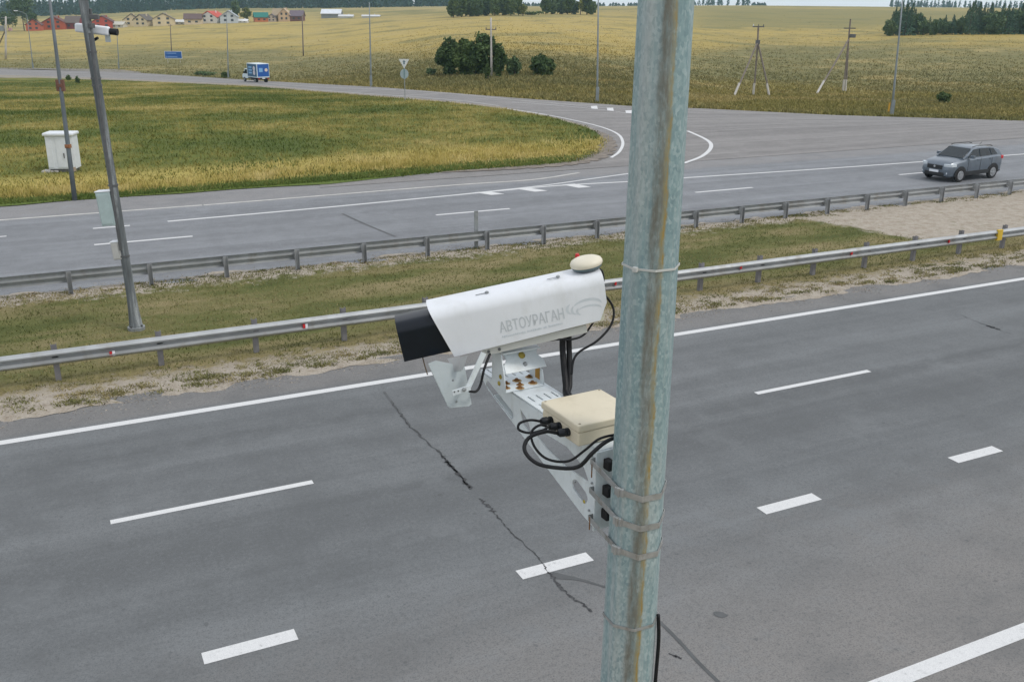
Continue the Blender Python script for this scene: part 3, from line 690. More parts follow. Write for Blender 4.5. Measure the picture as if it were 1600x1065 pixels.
# ------------------------------------------------------------------ guard rails
def wprofile():
    # (offset from face, height) of a two-wave beam, 0.31 m tall
    return [(0, 0), (.035, .022), (.083, .062), (.083, .088), (.03, .125), (.0, .145), (0, .165), (.03, .185), (.083, .222), (.083, .248), (.035, .288), (0, .31)]
def guardrail(name, label, x0, x1, y, ztop, side, postmat, step, xp0, posty, ph, group=None):
    """side=-1 beam faces the near road, +1 the far road"""
    root = empty(name, ((x0 + x1) / 2, y, 0)); ox, oy = (x0 + x1) / 2, y
    tag(root, label, 'guardrail')
    mb = MB(); pr = wprofile(); xs = np.arange(x0, x1 + .01, 4.0)
    for i in range(len(xs) - 1):
        a, b = xs[i] - .12, xs[i + 1] + .12; o2 = .003 * (i % 2)
        vs = []
        for t in (a, b):
            for (o1, h) in pr: vs.append((t - ox, side * (o1 + o2), ztop - .31 + h))
            for (o1, h) in pr[::-1]: vs.append((t - ox, side * (o1 + o2 - .004), ztop - .31 + h))
        n_ = len(pr) * 2
        mb.add(vs, [[k, (k + 1) % n_, n_ + (k + 1) % n_, n_ + k] for k in range(n_)])
    for i in range(1, len(xs) - 1):   # splice bolts
        for dx_ in (-.08, .08):
            for h in (.075, .235): mb.box((xs[i] - ox + dx_, side * .09, ztop - .31 + h), (.03, .015, .03))
    mb.build('rail_beam', M_RAIL, root)
    x = xp0
    protos = {}
    while x <= x1:
        p = MB()  # channel post
        py_ = posty - y
        p.box((x - ox, py_ + side * .055, ph / 2 - .2), (.11, .006, ph + .4)); p.box((x - ox - .052, py_, ph / 2 - .2), (.006, .11, ph + .4)); p.box((x - ox + .052, py_, ph / 2 - .2), (.006, .11, ph + .4))
        p.build('post', postmat, root)
        s = MB(); l_ = abs(py_) - .055 if abs(py_) > .07 else .05
        s.box((x - ox, (py_ + side * .058 + (-side) * 0) + side * l_ / 2, ztop - .155), (.12, l_, .20)); s.build('spacer', postmat, root)
        x += step
    return root
gr1 = guardrail('guardrail', 'long steel guardrail along the near road with small red reflectors', -6, 46, 20.32, .655, -1, M_RPOSTD, 2.0, -4.25, 20.47, .74)
gr2 = guardrail('guardrail', 'long steel guardrail along the far road seen from its post side', -6, 46, 26.98, .60, 1, M_RPOST, 2.0, -3.72, 26.84, .60)
for (a, b) in ((175, 553), (477, 510), (964, 443), (1160, 418), (1333, 396), (1485, 377.5)):
    p = onpl(a, b, (0, 20.22, 0), (0, 1, 0)); r_ = MB(); cx0 = p[0] - 20
    r_.box((cx0 - .02, -.06, p[2]), (.05, .05, .09)); o = r_.build('reflector', M_RED, gr1, bevel=.006)
    if a < 500: r_ = MB(); r_.box((cx0 + .035, -.055, p[2]), (.05, .05, .09)); r_.build('reflector', M_WHITE, gr1)
p = onpl(1563, 369, (0, 20.22, 0), (0, 1, 0)); mb = MB(); mb.box((p[0] - 20, -.055, .50), (.22, .075, .34)); mb.build('warning_plate', pmat('yellow_sheet', (.62, .42, .04), .5), gr1)
# reflector post behind far rail
b_ = G(750, 391); mb = MB(); mb.box((b_[0], 27.22, .60), (.13, .035, 1.2)); mb.box((b_[0], 27.20, 1.06), (.10, .01, .12))
tag(mb.build('delineator_post', M_GREY, bevel=.005), 'slim grey marker post sticking up behind the far guardrail', 'marker post')

# ------------------------------------------------------------------ MAIN POLE, BRACKET, CAMERA
PX, PY = 1.475, 2.142
AZ = R(93.5); aV = np.array([math.cos(AZ), math.sin(AZ), 0]); bV = np.array([math.sin(AZ), -math.cos(AZ), 0])
A0 = np.array([PX, PY, 0])
def prad(z): return (.144 + (7.25 - z) * .0122) / 2 / .985
toC = math.atan2(-PY, -PX)           # direction from pole to camera
RIGHT = toC + math.pi / 2            # right-hand side seen from the camera
OCT = [RIGHT - R(35 + 45 * k) for k in range(8)]
def octa(r, z, o=(0, 0)): return [(o[0] + r * math.cos(t), o[1] + r * math.sin(t), z) for t in OCT]
mb = MB(); zs = [0, 1.5, 3, 4.5, 5.5, 6, 6.5, 7, 7.5, 8.5, 10]
ring = []
for z in zs: ring += octa(prad(z), z)
fs = [[i * 8 + k, i * 8 + (k + 1) % 8, (i + 1) * 8 + (k + 1) % 8, (i + 1) * 8 + k] for i in range(len(zs) - 1) for k in range(8)] + [list(range(8)), [(len(zs) - 1) * 8 + k for k in range(8)]]
mb.add(ring, fs)
pole = empty('steel_pole', (PX, PY, 0)); tag(pole, 'thick galvanised steel pole with rust-stained seam carrying the near camera', 'pole')
sh = mb.build('pole_shaft', M_GAL, pole, bevel=.007, seg=3)
mb = MB(); mb.box((0, 0, .02), (.42, .42, .03)); mb.build('base_plate', M_GREY, pole, bevel=.004)
mb = MB(); mb.lathe([(.16, -.3), (.15, .008)], (0, 0, 0), seg=24); mb.build('foundation', M_CONC, pole)
def loop_band(name, z0, hh, extra, off, mat, parent, origin, tilt=0., thick=.0018, amp=0.):
    base = [Vector((q[0], q[1])) for q in octa(prad(z0) + off, 0)] + [Vector(e) for e in extra]
    # convex hull
    P_ = sorted([(p.x, p.y) for p in base]); 
    def half(P_):
        h_ = []
        for p in P_:
            while len(h_) > 1 and (h_[-1][0] - h_[-2][0]) * (p[1] - h_[-2][1]) - (h_[-1][1] - h_[-2][1]) * (p[0] - h_[-2][0]) <= 0: h_.pop()
            h_.append(p)
        return h_
    hull = half(P_)[:-1] + half(P_[::-1])[:-1]
    n = len(hull); m_ = MB(); vs = []
    for (x, y) in hull:
        l = math.hypot(x, y); nx_, ny_ = x / l, y / l; zz = z0 + tilt * (x * aV[0] + y * aV[1]) - amp * abs(math.sin(3 * math.atan2(y, x)))
        vs += [(x - origin[0], y - origin[1], zz - hh / 2), (x - origin[0], y - origin[1], zz + hh / 2), (x + nx_ * thick - origin[0], y + ny_ * thick - origin[1], zz + hh / 2), (x + nx_ * thick - origin[0], y + ny_ * thick - origin[1], zz - hh / 2)]
    fs = []
    for i in range(n):
        j = (i + 1) % n
        for k in range(4): fs.append([i * 4 + k, i * 4 + (k + 1) % 4, j * 4 + (k + 1) % 4, j * 4 + k])
    m_.add(vs, fs); return m_.build(name, mat, parent)
loop_band('clamp_band', 5.437, .010, [], .0015, M_STEEL, pole, (0, 0))
zt = loop_band('cable_tie', 6.566, .006, [], .0012, M_TIE, pole, (0, 0), thick=.0022)
tl = MB(); an = toC - R(30); rr_ = prad(6.566) + .004; tl.box((rr_ * math.cos(an), rr_ * math.sin(an), 6.566), (.012, .014, .014), an); tl.build('tie_head', M_TIE, pole, bevel=.002)

# bracket, in its own frame: x = outwards (aV), y = left of aV (= -bV), z up
BM = Matrix(((aV[0], -bV[0], 0, PX), (aV[1], -bV[1], 0, PY), (0, 0, 1, 0), (0, 0, 0, 1)))
def BL(r, l, z): return (r, -l, z)   # l positive = right hand side
brk = empty('mounting_bracket', (0, 0, 0)); brk.matrix_world = BM
tag(brk, 'white perforated steel bracket arm strapped to the galvanised pole', 'bracket')
ZT = 5.955; LW, RW = -.058, .086
outer = [(.125, ZT), (.125, 5.690), (.20, 5.705), (.775, 5.885), (.85, 5.915), (.885, 5.935), (.90, ZT)]
holes = [slot((.835, 5.923), (.665, 5.873), .0175)[::-1], [(.60, 5.918), (.585, 5.868), (.52, 5.850), (.545, 5.895)],
         [(.50, 5.868), (.475, 5.892), (.30, 5.900), (.20, 5.872), (.17, 5.835), (.30, 5.828), (.42, 5.842)], slot((.240, 5.788), (.195, 5.772), .022)[::-1]]
MS = lambda l: Matrix(((1, 0, 0, 0), (0, 0, -1, -l), (0, 1, 0, 0), (0, 0, 0, 1)))
holed_plate('side_plate', outer, holes, .004, MS(LW), M_WPAINT, brk)
holed_plate('side_plate', outer, holes, .004, MS(RW), M_WPAINT, brk)
th = []
for r_ in (.50, .575, .82, .875):
    for l_ in (-.034, -.002, .030, .060): th.append(slot((r_ - .027, -l_), (r_ + .018, -l_), .0035, 4))
holed_plate('top_plate', [(.125, -LW), (.125, -RW), (.90, -RW), (.90, -LW)], th, .004, Matrix.Translation((0, 0, ZT + .004)), M_WPAINT, brk)
# lower inclined flange
mb = MB(); P0, P1 = (.13, 5.695), (.80, 5.895)
for l_ in (LW + .003, RW - .028): mb.add([BL(P0[0], l_, P0[1]), BL(P1[0], l_, P1[1]), BL(P1[0], l_ + .025, P1[1]), BL(P0[0], l_ + .025, P0[1]), BL(P0[0], l_, P0[1] + .004), BL(P1[0], l_, P1[1] + .004), BL(P1[0], l_ + .025, P1[1] + .004), BL(P0[0], l_ + .025, P0[1] + .004)],
    [[3, 2, 1, 0], [4, 5, 6, 7], [0, 1, 5, 4], [1, 2, 6, 5], [2, 3, 7, 6], [3, 0, 4, 7]])
mb.build('lower_flange', M_WPAINT, brk)
mb = MB(); mb.box(BL(.123, (LW + RW) / 2 - .002, (5.69 + ZT) / 2), (.006, .165, .27)); mb.build('end_plate', M_WPAINT, brk, bevel=.002)
for z in (5.905, 5.815, 5.735):
    for l_ in (-.034, .05): mb = MB(); mb.box(BL(.104, l_, z + .012), (.032, .022, .034)); mb.build('rubber_pad', M_DKRUB, brk, bevel=.004)
def toB(x, y): # pole frame -> world offsets relative to pole
    return (x, y)
ew = lambda r_, l_: (aV[0] * r_ + bV[0] * l_, aV[1] * r_ + bV[1] * l_)
strapM = BM.inverted()
for z, tl_ in ((5.900, .22), (5.803, .22), (5.707, .22)):
    o = loop_band('strap', z, .019, [ew(.129, -.084), ew(.129, .080)], .002, M_STEEL, None, (0, 0), tilt=tl_)
    o.parent = brk; o.matrix_parent_inverse = Matrix.Identity(4)
    o.data.transform(BM.to_3x3().inverted().to_4x4())
    an = toC - R(38); rb = prad(z) + .004; pb = (rb * math.cos(an), rb * math.sin(an)); 
    bk = MB(); bk.box((pb[0], pb[1], z + tl_ * (pb[0] * aV[0] + pb[1] * aV[1])), (.010, .030, .026), an + R(4)); bk.box((pb[0] * 1.05, pb[1] * 1.05, z + tl_ * (pb[0] * aV[0] + pb[1] * aV[1])), (.008, .010, .030), an + R(4))
    bo = bk.build('buckle', M_STEEL, o, bevel=.002); bo.data.transform(BM.to_3x3().inverted().to_4x4())
for (r_, l_, z) in ((.121, -.0845, 5.90), (.121, -.0845, 5.72)):
    mb = MB(); mb.box(BL(r_, l_, z), (.004, .002, .045)); mb.build('rust_streak', M_RUST, brk)
for (r_, z) in ((.155, 5.93), (.16, 5.74), (.15, 5.84), (.245, 5.80)):
    mb = MB(); mb.lathe([(.004, 0), (.004, .004), (.002, .006)], BL(r_, LW - .002, z), axis=(0, 1, 0), seg=8); mb.build('rivet', M_GREY, brk)
mb = MB(); mb.lathe([(.006, 0), (.006, .002)], BL(.19, LW - .0022, 5.756), axis=(0, 1, 0), seg=8); mb.build('rust_spot', M_RUSTY, brk)

# camera housing, own frame: x = rear, y = away from viewer (aV), z up
TILT = R(11.3); HA = TH - R(82)
xr = np.array([math.cos(HA) * math.cos(TILT), math.sin(HA) * math.cos(TILT), math.sin(TILT)])
yr = np.array([-math.sin(HA), math.cos(HA), 0]); zr = np.cross(xr, yr); zr = zr / np.linalg.norm(zr)
HO = A0 + aV * .705 + bV * 0 + np.array([0, 0, 6.235])
HM = Matrix(((xr[0], yr[0], zr[0], HO[0]), (xr[1], yr[1], zr[1], HO[1]), (xr[2], yr[2], zr[2], HO[2]), (0, 0, 0, 1)))
cm = empty('traffic_camera'); cm.matrix_world = HM
tag(cm, 'large white traffic camera with black hood on the near bracket arm', 'camera')
# sunshield: folded sheet, oblique front, slanted rear
def prof_shield(hw, zb, ztop, rc, n=7):
    o = [(-hw, zb), (-hw, (zb + ztop) / 2 - .02)]
    for k in range(n + 1): t = math.pi - (math.pi / 2) * k / n; o.append((-hw + rc + rc * math.cos(t), ztop - rc + rc * math.sin(t) * 1.0))
    o += [(0, ztop + .004)]
    o2 = [(-y, z) for (y, z) in o[:-1]][::-1]; return o + o2
def sheet(name, prof, xf, xb, mat, parent, th=.0025, smooth=40, closed=False, nx=6):
    mb = MB(); n = len(prof); c_ = (sum(p[0] for p in prof) / n, sum(p[1] for p in prof) / n); rows = []
    for layer in (0, 1):
        for i in range(nx + 1):
            for j, (y, z) in enumerate(prof):
                a, b = prof[max(j - 1, 0)], prof[min(j + 1, n - 1)]
                if closed: a, b = prof[(j - 1) % n], prof[(j + 1) % n]
                t = Vector((b[0] - a[0], b[1] - a[1])); t = t.normalized() if t.length > 0 else Vector((1, 0)); nr = Vector((-t.y, t.x))
                q = Vector((y, z)) - nr * th * layer * (1 if True else -1)
                x = xf(y, z) + (xb(y, z) - xf(y, z)) * i / nx; rows.append((x, q.x, q.y))
    o = (nx + 1) * n; fs = []; J = n if closed else n - 1
    for L0, fl in ((0, 1), (o, -1)):
        for i in range(nx):
            for j in range(J):
                a, b = L0 + i * n + j, L0 + i * n + (j + 1) % n; c, d = L0 + (i + 1) * n + (j + 1) % n, L0 + (i + 1) * n + j
                fs.append([a, b, c, d][::fl])
    for j in range(J):
        for i0 in (0, nx): fs.append([i0 * n + j, i0 * n + (j + 1) % n, o + i0 * n + (j + 1) % n, o + i0 * n + j])
    if not closed:
        for i in range(nx):
            for j0 in (0, n - 1): fs.append([i * n + j0, (i + 1) * n + j0, o + (i + 1) * n + j0, o + i * n + j0])
    mb.add(rows, fs); return mb.build(name, mat, parent, auto=smooth)
HW, ZB, ZTP = .082, -.080, .099
shd = sheet('sunshield', prof_shield(HW, ZB, ZTP, .042), lambda y, z: -.261 - (z - ZB) * .29, lambda y, z: .284 + (z - ZB) * .03 - .030 * max(0, (-z - .045) / .035)**2, M_SHIELD, cm, nx=12)
for v_ in shd.data.vertices: v_.co.z *= (1 - .16 * (v_.co.x + .26) / .54) if v_.co.z < 0 else (1 - .05 * (v_.co.x + .26) / .54)
# screws on top with long worn slots
for x_, y_ in ((-.106, -.028), (.143, -.030)):
    mb = MB(); mb.lathe([(.007, 0), (.007, .004), (.004, .006)], (x_, y_, ZTP + .001), seg=10); mb.build('screw', M_GREY, cm)
    mb = MB(); mb.box((x_ - .022, y_, ZTP + .0022), (.034, .004, .0012)); mb.build('slot_mark', M_GREY, cm)
# inner housing (visible below/behind the shield) and its bottom rail
mb = MB(); mb.box((.02, 0, .005), (.48, .136, .135)); mb.build('housing', M_WPAINT, cm, bevel=.012)
mb = MB(); mb.box((.02, -.066, -.0915), (.37, .006, .028)); mb.box((.02, -.050, -.1045), (.37, .034, .004)); mb.box((.02, .066, -.0915), (.37, .006, .028)); mb.build('mounting_rail', pmat('rail_paint', (.55, .56, .53), .5, 0, var=.06, scale=10), cm)
for x_ in (-.143, -.105):
    mb = MB(); mb.lathe([(.0055, 0), (.0055, .003), (.003, .004)], (x_, -.069, -.0935), axis=(0, -1, 0), seg=8); mb.build('screw', M_DKGREY, cm)
mb = MB(); mb.box((.21, -.069, -.070), (.12, .003, .012)); mb.box((.268, 0, -.01), (.012, .13, .12)); mb.build('rear_cover', pmat('yellowed_paint', (.60, .58, .46), .5, var=.1, scale=20), cm, bevel=.002)
# hood
hp = prof_shield(.070, -.062, .074, .036)
hood = sheet('hood', hp + [], lambda y, z: -.430, lambda y, z: -.240, M_HOOD, cm, th=.003)
mb = MB(); mb.box((-.366, 0, -.0605), (.126, .136, .003)); mb.build('hood_floor', M_BLACK, cm)
mb = MB(); mb.box((-.255, 0, -.0), (.004, .125, .12)); mb.build('front_glass', pmat('lens_glass', (.02, .025, .03), .08, 0, var=.05), cm)
mb = MB(); mb.lathe([(.032, 0), (.034, -.03), (.028, -.032)], (-.255, 0, 0), axis=(1, 0, 0), seg=20); mb.build('lens', M_BLACK, cm)
mb = MB(); mb.tube([(-.367, -.058, -.060), (-.366, -.06, -.095), (-.364, -.06, -.130)], .0022, 6); mb.build('drip_wire', pmat('brown_wire', (.14, .10, .07), .6), cm)
# GNSS antenna at rear of the roof
mb = MB(); mb.lathe([(.050, 0), (.052, .004), (.052, .008)], (.252, .0, ZTP + .0035), seg=32); mb.build('antenna_base', pmat('slate_gasket', (.10, .15, .17), .5), cm, auto=30)
mb = MB(); mb.lathe([(.054, .009), (.0565, .014), (.0565, .020), (.052, .028), (.040, .034), (.022, .037), (.004, .036)], (.252, .0, ZTP + .0035), seg=36); mb.build('antenna_dome', M_CREAM, cm, auto=50)
mb = MB(); mb.lathe([(.008, 0), (.009, .012), (.009, .050), (.006, .060)], (.236, .066, ZTP - .020), seg=14); mb.build('indicator_lamp', M_RED, cm, auto=40)
# printed maker's name
def text_mesh(name, s, size, M, mat, parent, bold=0., shear=0.):
    cu = bpy.data.curves.new(name, 'FONT'); cu.body = s; cu.size = size; cu.extrude = .0003; cu.offset = bold; cu.shear = shear; cu.align_x = 'LEFT'; cu.resolution_u = 3
    t = bpy.data.objects.new('tmp', cu); COL.objects.link(t)
    me = bpy.data.meshes.new_from_object(t.evaluated_get(bpy.context.evaluated_depsgraph_get())); bpy.data.objects.remove(t)
    xs = [v_.co.x for v_ in me.vertices]; wd = (max(xs) - min(xs)) if xs else 1
    me.transform(M(wd)); me.name = name; me.materials.clear(); me.materials.append(mat); return link(bpy.data.objects.new(name, me), parent)
FACE = -HW - .0006
def TM(x0, z0, width):
    return lambda wd: Matrix(((width / wd, 0, 0, x0), (0, 0, -1, FACE), (0, 1.0, 0, z0), (0, 0, 0, 1)))
text_mesh('printed_name', 'АВТОУРАГАН', .053, TM(-.091, -.032, .225), M_LOGO, cm, bold=.0007)
mb = MB(); x_ = -.088
for i_ in range(34):
    wd_ = .0045; 
    if i_ in (13, 22, 25): x_ += .005; continue
    mb.box((x_ + wd_ / 2, FACE, -.0480 + random.uniform(-.0008, .0008)), (wd_, .0004, .0085 * random.uniform(.55, 1))); x_ += .0064
mb.build('printed_small_line', M_LOGO2, cm)
mb = MB()
def swoosh(c, r0_, r1_, a0, a1, w0, w1, sq=.55, n=14):
    L_, R_ = [], []
    for k in range(n + 1):
        t = k / n; a = a0 + (a1 - a0) * t; r_ = r0_ + (r1_ - r0_) * t; wd = w0 + (w1 - w0) * t; wd *= math.sin(math.pi * min(1, .08 + t * .9))
        for s_, arr in ((1, L_), (-1, R_)): arr.append((c[0] + (r_ + s_ * wd / 2) * math.cos(a), FACE, c[1] + (r_ + s_ * wd / 2) * math.sin(a) * sq))
    mb.add(L_ + R_, [[i, i + 1, n + 2 + i, n + 1 + i] for i in range(n)])
swoosh((.222, -.010), .056, .046, R(150), R(10), .018, .020, .50)
swoosh((.222, -.030), .050, .046, R(150), R(18), .006, .020, .50)
swoosh((.166, -.006), .020, .018, R(110), R(255), .011, .007, .95)
swoosh((.180, -.012), .018, .016, R(120), R(265), .010, .007, .95)
swoosh((.194, -.020), .016, .012, R(120), R(270), .009, .006, .95)
mb.build('printed_emblem', M_LOGO2, cm)

# swivel mount between arm and rail
sw = empty('swivel_mount'); sw.matrix_world = BM; tag(sw, 'rust-spotted white swivel mount between camera and bracket arm', 'mount')
z0 = ZT + .007
mb = MB(); mb.box(BL(.708, -.008, z0 + .002), (.105, .158, .004)); mb.build('base_plate', M_WPAINT, sw, bevel=.001)
holed_plate('cheek_plate', [(.658, z0 + .004), (.758, z0 + .004), (.752, z0 + .13), (.690, z0 + .13), (.668, z0 + .06)], [], .004, MS(-.086), M_WPAINT, sw)
holed_plate('cheek_plate', [(.658, z0 + .004), (.758, z0 + .004), (.752, z0 + .055), (.672, z0 + .055)], [], .004, MS(.070), M_WPAINT, sw)
# tilted half-disc saddle
SM = Matrix.Translation(BL(.690, .002, z0 + .092)) @ Matrix.Rotation(R(-50), 4, 'Y') @ Matrix(((0, 1, 0, 0), (1, 0, 0, 0), (0, 0, 1, 0), (0, 0, 0, 1)))
arc = [(.082 * math.cos(t), -.02 - .0 + .0 - .075 * math.sin(t)) for t in np.linspace(0, math.pi, 20)]
sd_poly = [(.082, -.035), (.080, -.005), (.062, .018), (.075, .052), (-.075, .052), (-.060, .018), (-.080, -.005), (-.082, -.035)]
holed_plate('saddle_plate', sd_poly, [], .004, SM, M_WPAINT, sw)
mb = MB(); mb.box(BL(.725, -.01, z0 + .135), (.09, .15, .006)); mb.build('upper_plate', M_WPAINT, sw, bevel=.001)
for (u_, v_, mt, rr_) in ((.0, .022, M_RUSTY, .013), (-.002, -.012, M_GREY, .008)):
    p = SM @ Vector((u_, v_, .003)); ax = (SM.to_3x3() @ Vector((0, 0, 1)))
    mb = MB(); mb.lathe([(rr_, 0), (rr_, .002), (rr_ * .5, .006), (.001, .007)], p, axis=ax, seg=10); mb.build('bolt', mt, sw)
for (r_, l_, s_) in ((.668, -.024, .011), (.690, -.066, .010), (.688, .040, .012), (.735, .002, .012), (.695, -.008, .010), (.745, .060, .011), (.728, -.045, .010)):
    mb = MB(); mb.lathe([(s_ * 1.5, 0), (s_ * 1.35, .0008)], BL(r_ - .002, l_, z0 + .004), seg=9); mb.build('rust_stain', MATS.get('rs') or MATS.setdefault('rs', pmat('rust_stain', (.40, .27, .12), .8, var=.4, scale=60)), sw)
    mb = MB(); mb.lathe([(s_, 0), (s_ * .85, .003), (s_ * .55, .0045), (s_ * .45, .008), (.001, .0085)], BL(r_, l_, z0 + .004), seg=8); mb.build('bolt', M_RUST if s_ > .0085 else M_GREY, sw)
for (r_, z) in ((.69, .05), (.70, .022)):
    mb = MB(); mb.lathe([(.009, 0), (.007, .003), (.001, .005)], BL(r_, -.089, z0 + z), axis=(0, 1, 0), seg=8); mb.build('bolt', M_RUSTY, sw)
mb = MB(); mb.box(BL(.70, .0675, z0 + .035), (.03, .002, .045)); mb.build('rust_streak', pmat('orange_rust', (.40, .22, .04), .8, var=.4, scale=30), sw)

# strut, foot and frosted plate under the camera front
def pt(px_, py_, r_): return Vector(onpl(px_, py_, A0 + aV * r_, aV))
fr = empty('lamp_holder', (0, 0, 0)); fr.location = pt(720, 600, .66); FL = fr.location.copy()
tag(fr, 'frosted grey plate hanging on a white strut under the camera front', 'plate')
def flatbar(mb, p, q, wid, th, nrm):
    p, q = Vector(p), Vector(q); t = (q - p).normalized(); n_ = Vector(nrm); n_ = (n_ - t * n_.dot(t)).normalized(); s_ = t.cross(n_)
    vs = [b_ + s_ * (wid / 2 * i) + n_ * (th / 2 * j) for b_ in (p, q) for (i, j) in ((-1, -1), (1, -1), (1, 1), (-1, 1))]
    mb.add(vs, [[3, 2, 1, 0], [4, 5, 6, 7], [0, 1, 5, 4], [1, 2, 6, 5], [2, 3, 7, 6], [3, 0, 4, 7]])
mb = MB(); flatbar(mb, pt(756, 551, .633) - FL, pt(730, 608, .625) - FL, .020, .004, aV); mb.build('strut', M_WPAINT, fr)
mb = MB(); flatbar(mb, pt(707, 614, .62) - FL, pt(735, 605, .62) - FL, .018, .004, aV); mb.build('foot', M_WPAINT, fr)
for a_, b_ in ((710, 612), (716, 610.5)):
    mb = MB(); mb.lathe([(.003, 0), (.003, .001)], pt(a_, b_, .6175) - FL, axis=-aV, seg=8); mb.build('hole', M_DKGREY, fr)
mb = MB(); mb.lathe([(.008, 0), (.008, .004), (.004, .006)], pt(725, 608, .617) - FL, axis=-aV, seg=6); mb.build('nut', M_GREY, fr)
mb = MB(); qd = [pt(669, 568, .68), pt(682, 563, .69), pt(726, 572, .70), pt(737, 631, .672), pt(733, 634, .67), pt(703, 637, .66), pt(700, 634, .66)]
nrm = (qd[3] - qd[0]).cross(qd[5] - qd[2]).normalized()
vs = [p - FL for p in qd] + [p - FL + nrm * .004 for p in qd]; n = len(qd)
mb.add(vs, [list(range(n)), list(range(n, 2 * n))[::-1]] + [[i, (i + 1) % n, n + (i + 1) % n, n + i] for i in range(n)]); mb.build('frosted_plate', M_ACR, fr)
for a_, b_ in ((707.5, 594), (713, 627), (731, 597)):
    mb = MB(); mb.lathe([(.004, 0), (.004, .002)], pt(a_, b_, .665) - FL, axis=-aV, seg=8); mb.build('screw', M_GREY, fr)
mb = MB(); mb.add([p - FL for p in (pt(699, 560, .70), pt(719, 556, .70), pt(722, 577, .69), pt(709, 581, .69))] + [p - FL for p in (pt(699, 560, .705), pt(719, 556, .705), pt(722, 577, .695), pt(709, 581, .695))], [[0, 1, 2, 3], [7, 6, 5, 4], [0, 1, 5, 4], [1, 2, 6, 5], [2, 3, 7, 6], [3, 0, 4, 7]])
mb.add([p - FL for p in (pt(720, 558, .66), pt(731, 555, .66), pt(723, 578, .66), pt(718, 574, .66))] + [p - FL for p in (pt(720, 558, .665), pt(731, 555, .665), pt(723, 578, .665), pt(718, 574, .665))], [[0, 1, 2, 3], [7, 6, 5, 4], [0, 1, 5, 4], [1, 2, 6, 5], [2, 3, 7, 6], [3, 0, 4, 7]])
mb.build('hanger_tab', pmat('tab_paint', (.36, .38, .40), .5), fr)

# junction box
jb = empty('junction_box'); jb.matrix_world = BM; tag(jb, 'beige plastic junction box on top of the bracket arm', 'junction box')
jc = (.275, .006)  # r, l centre
mb = MB(); mb.box(BL(jc[0], jc[1], 5.963 + .024), (.214, .222, .046)); mb.build('box_body', M_BEIGE, jb, bevel=.006, seg=3)
mb = MB(); mb.box(BL(jc[0], jc[1], 6.024), (.222, .230, .026)); mb.build('box_lid', M_BEIGE, jb, bevel=.006, seg=3)
for i in (-1, 1):
    for j in (-1, 1):
        mb = MB(); mb.lathe([(.004, 0), (.004, .0015)], BL(jc[0] + i * .100, jc[1] + j * .104, 6.0365), seg=10); mb.build('lid_screw', pmat('screw_hole', (.30, .26, .18), .6), jb)
gl = []
for r_ in (.325, .275, .225):
    mb = MB(); y_ = -(jc[1] - .111); c_ = (r_, y_, 5.992)
    mb.lathe([(.0135, 0), (.0135, .010), (.0105, .011), (.0105, .017), (.0135, .018), (.0130, .032), (.008, .040)], c_, axis=(0, 1, .12), seg=12)
    mb.build('cable_gland', M_BLACK, jb, auto=40); gl.append(BM @ Vector((r_, y_ + .042, 5.998)))
def cable(name, pts, rad, label, seg=8):
    P_ = spline(pts, 8); o0 = P_[0].copy(); mb = MB(); mb.tube([p - o0 for p in P_], rad, seg); o = mb.build(name, M_CABLE, None, smooth=True)
    o.location = o0; tag(o, label, 'cable', 'black cables of the near camera'); return o
def pd(px_, py_, dep): return Vector(CAMP + ray(px_, py_) * dep / FPX)
dz_ = lambda p: float((np.array(p) - CAMP) @ FW)
d1, d2, d3 = dz_(gl[0]), dz_(gl[1]), dz_(gl[2])
cable('cable', [gl[0], pd(828, 656, d1 - .02), pd(812, 661, d1 - .03), pd(811, 671, d1 - .04), pd(828, 676, d1 - .05), pd(850, 671, d2 - .06), pd(858, 664, d2 - .02), gl[1] + Vector((0, 0, .003))], .0042, 'thin black cable making a short loop between the two upper glands of the beige box')
cable('cable', [gl[1], pd(843, 664, d2 - .03), pd(830, 676, d2 - .05), pd(836, 699, d2 - .07), pd(856, 717, d2 - .08), pd(888, 720, d2 - .10), pd(915, 702, d2 - .14), pd(935, 686, d2 - .16), pd(960, 679, d2 - .14), pd(985, 678, d2 - .02)], .0040, 'thin black cable sagging from the middle gland of the beige box to the pole')
cable('cable', [gl[2], pd(852, 674, d3 - .03), pd(826, 684, d3 - .04), pd(820, 704, d3 - .06), pd(840, 724, d3 - .08), pd(878, 731, d3 - .10), pd(905, 728, d3 - .12), pd(925, 708, d3 - .14), pd(945, 691, d3 - .14), pd(965, 682, d3 - .10), pd(988, 678, d3 - .0)], .0062, 'thick black cable looping widest below the beige box to the pole')
H = lambda x_, y_, z_: HM @ Vector((x_, y_, z_))
dB = dz_(H(.1, 0, -.1))
cable('cable', [H(.135, -.02, -.07), pd(879, 540, dB), pd(881, 570, dB - .01), pd(884, 600, dB - .03), pd(886, 618, dB - .06), BM @ Vector((.40, -.06, 5.965))], .0115, 'thick black corrugated conduit, left one of the pair under the camera rear')
cable('cable', [H(.155, -.01, -.07), pd(889, 540, dB + .01), pd(890, 570, dB), pd(890, 600, dB - .02), pd(890, 618, dB - .05), BM @ Vector((.40, -.09, 5.965))], .0105, 'thick black corrugated conduit, right one of the pair under the camera rear')
cable('cable', [pd(853, 532, dB - .05), pd(872, 530, dB - .06), pd(893, 530, dB - .06), pd(912, 523, dB - .05), H(.235, -.06, -.075)], .0038, 'thin black cable tied across the conduit pair under the camera')
dR = dz_(H(.31, 0, 0))
cable('cable', [H(.275, -.02, .03), pd(955, 474, dR + .01), pd(959, 492, dR + .01), pd(952, 512, dR), pd(932, 533, dR - .02), pd(906, 549, dR - .03), pd(896, 563, dR - .04), pd(893, 585, dR - .04)], .0042, 'thin black cable curving down from the camera rear into the conduit')
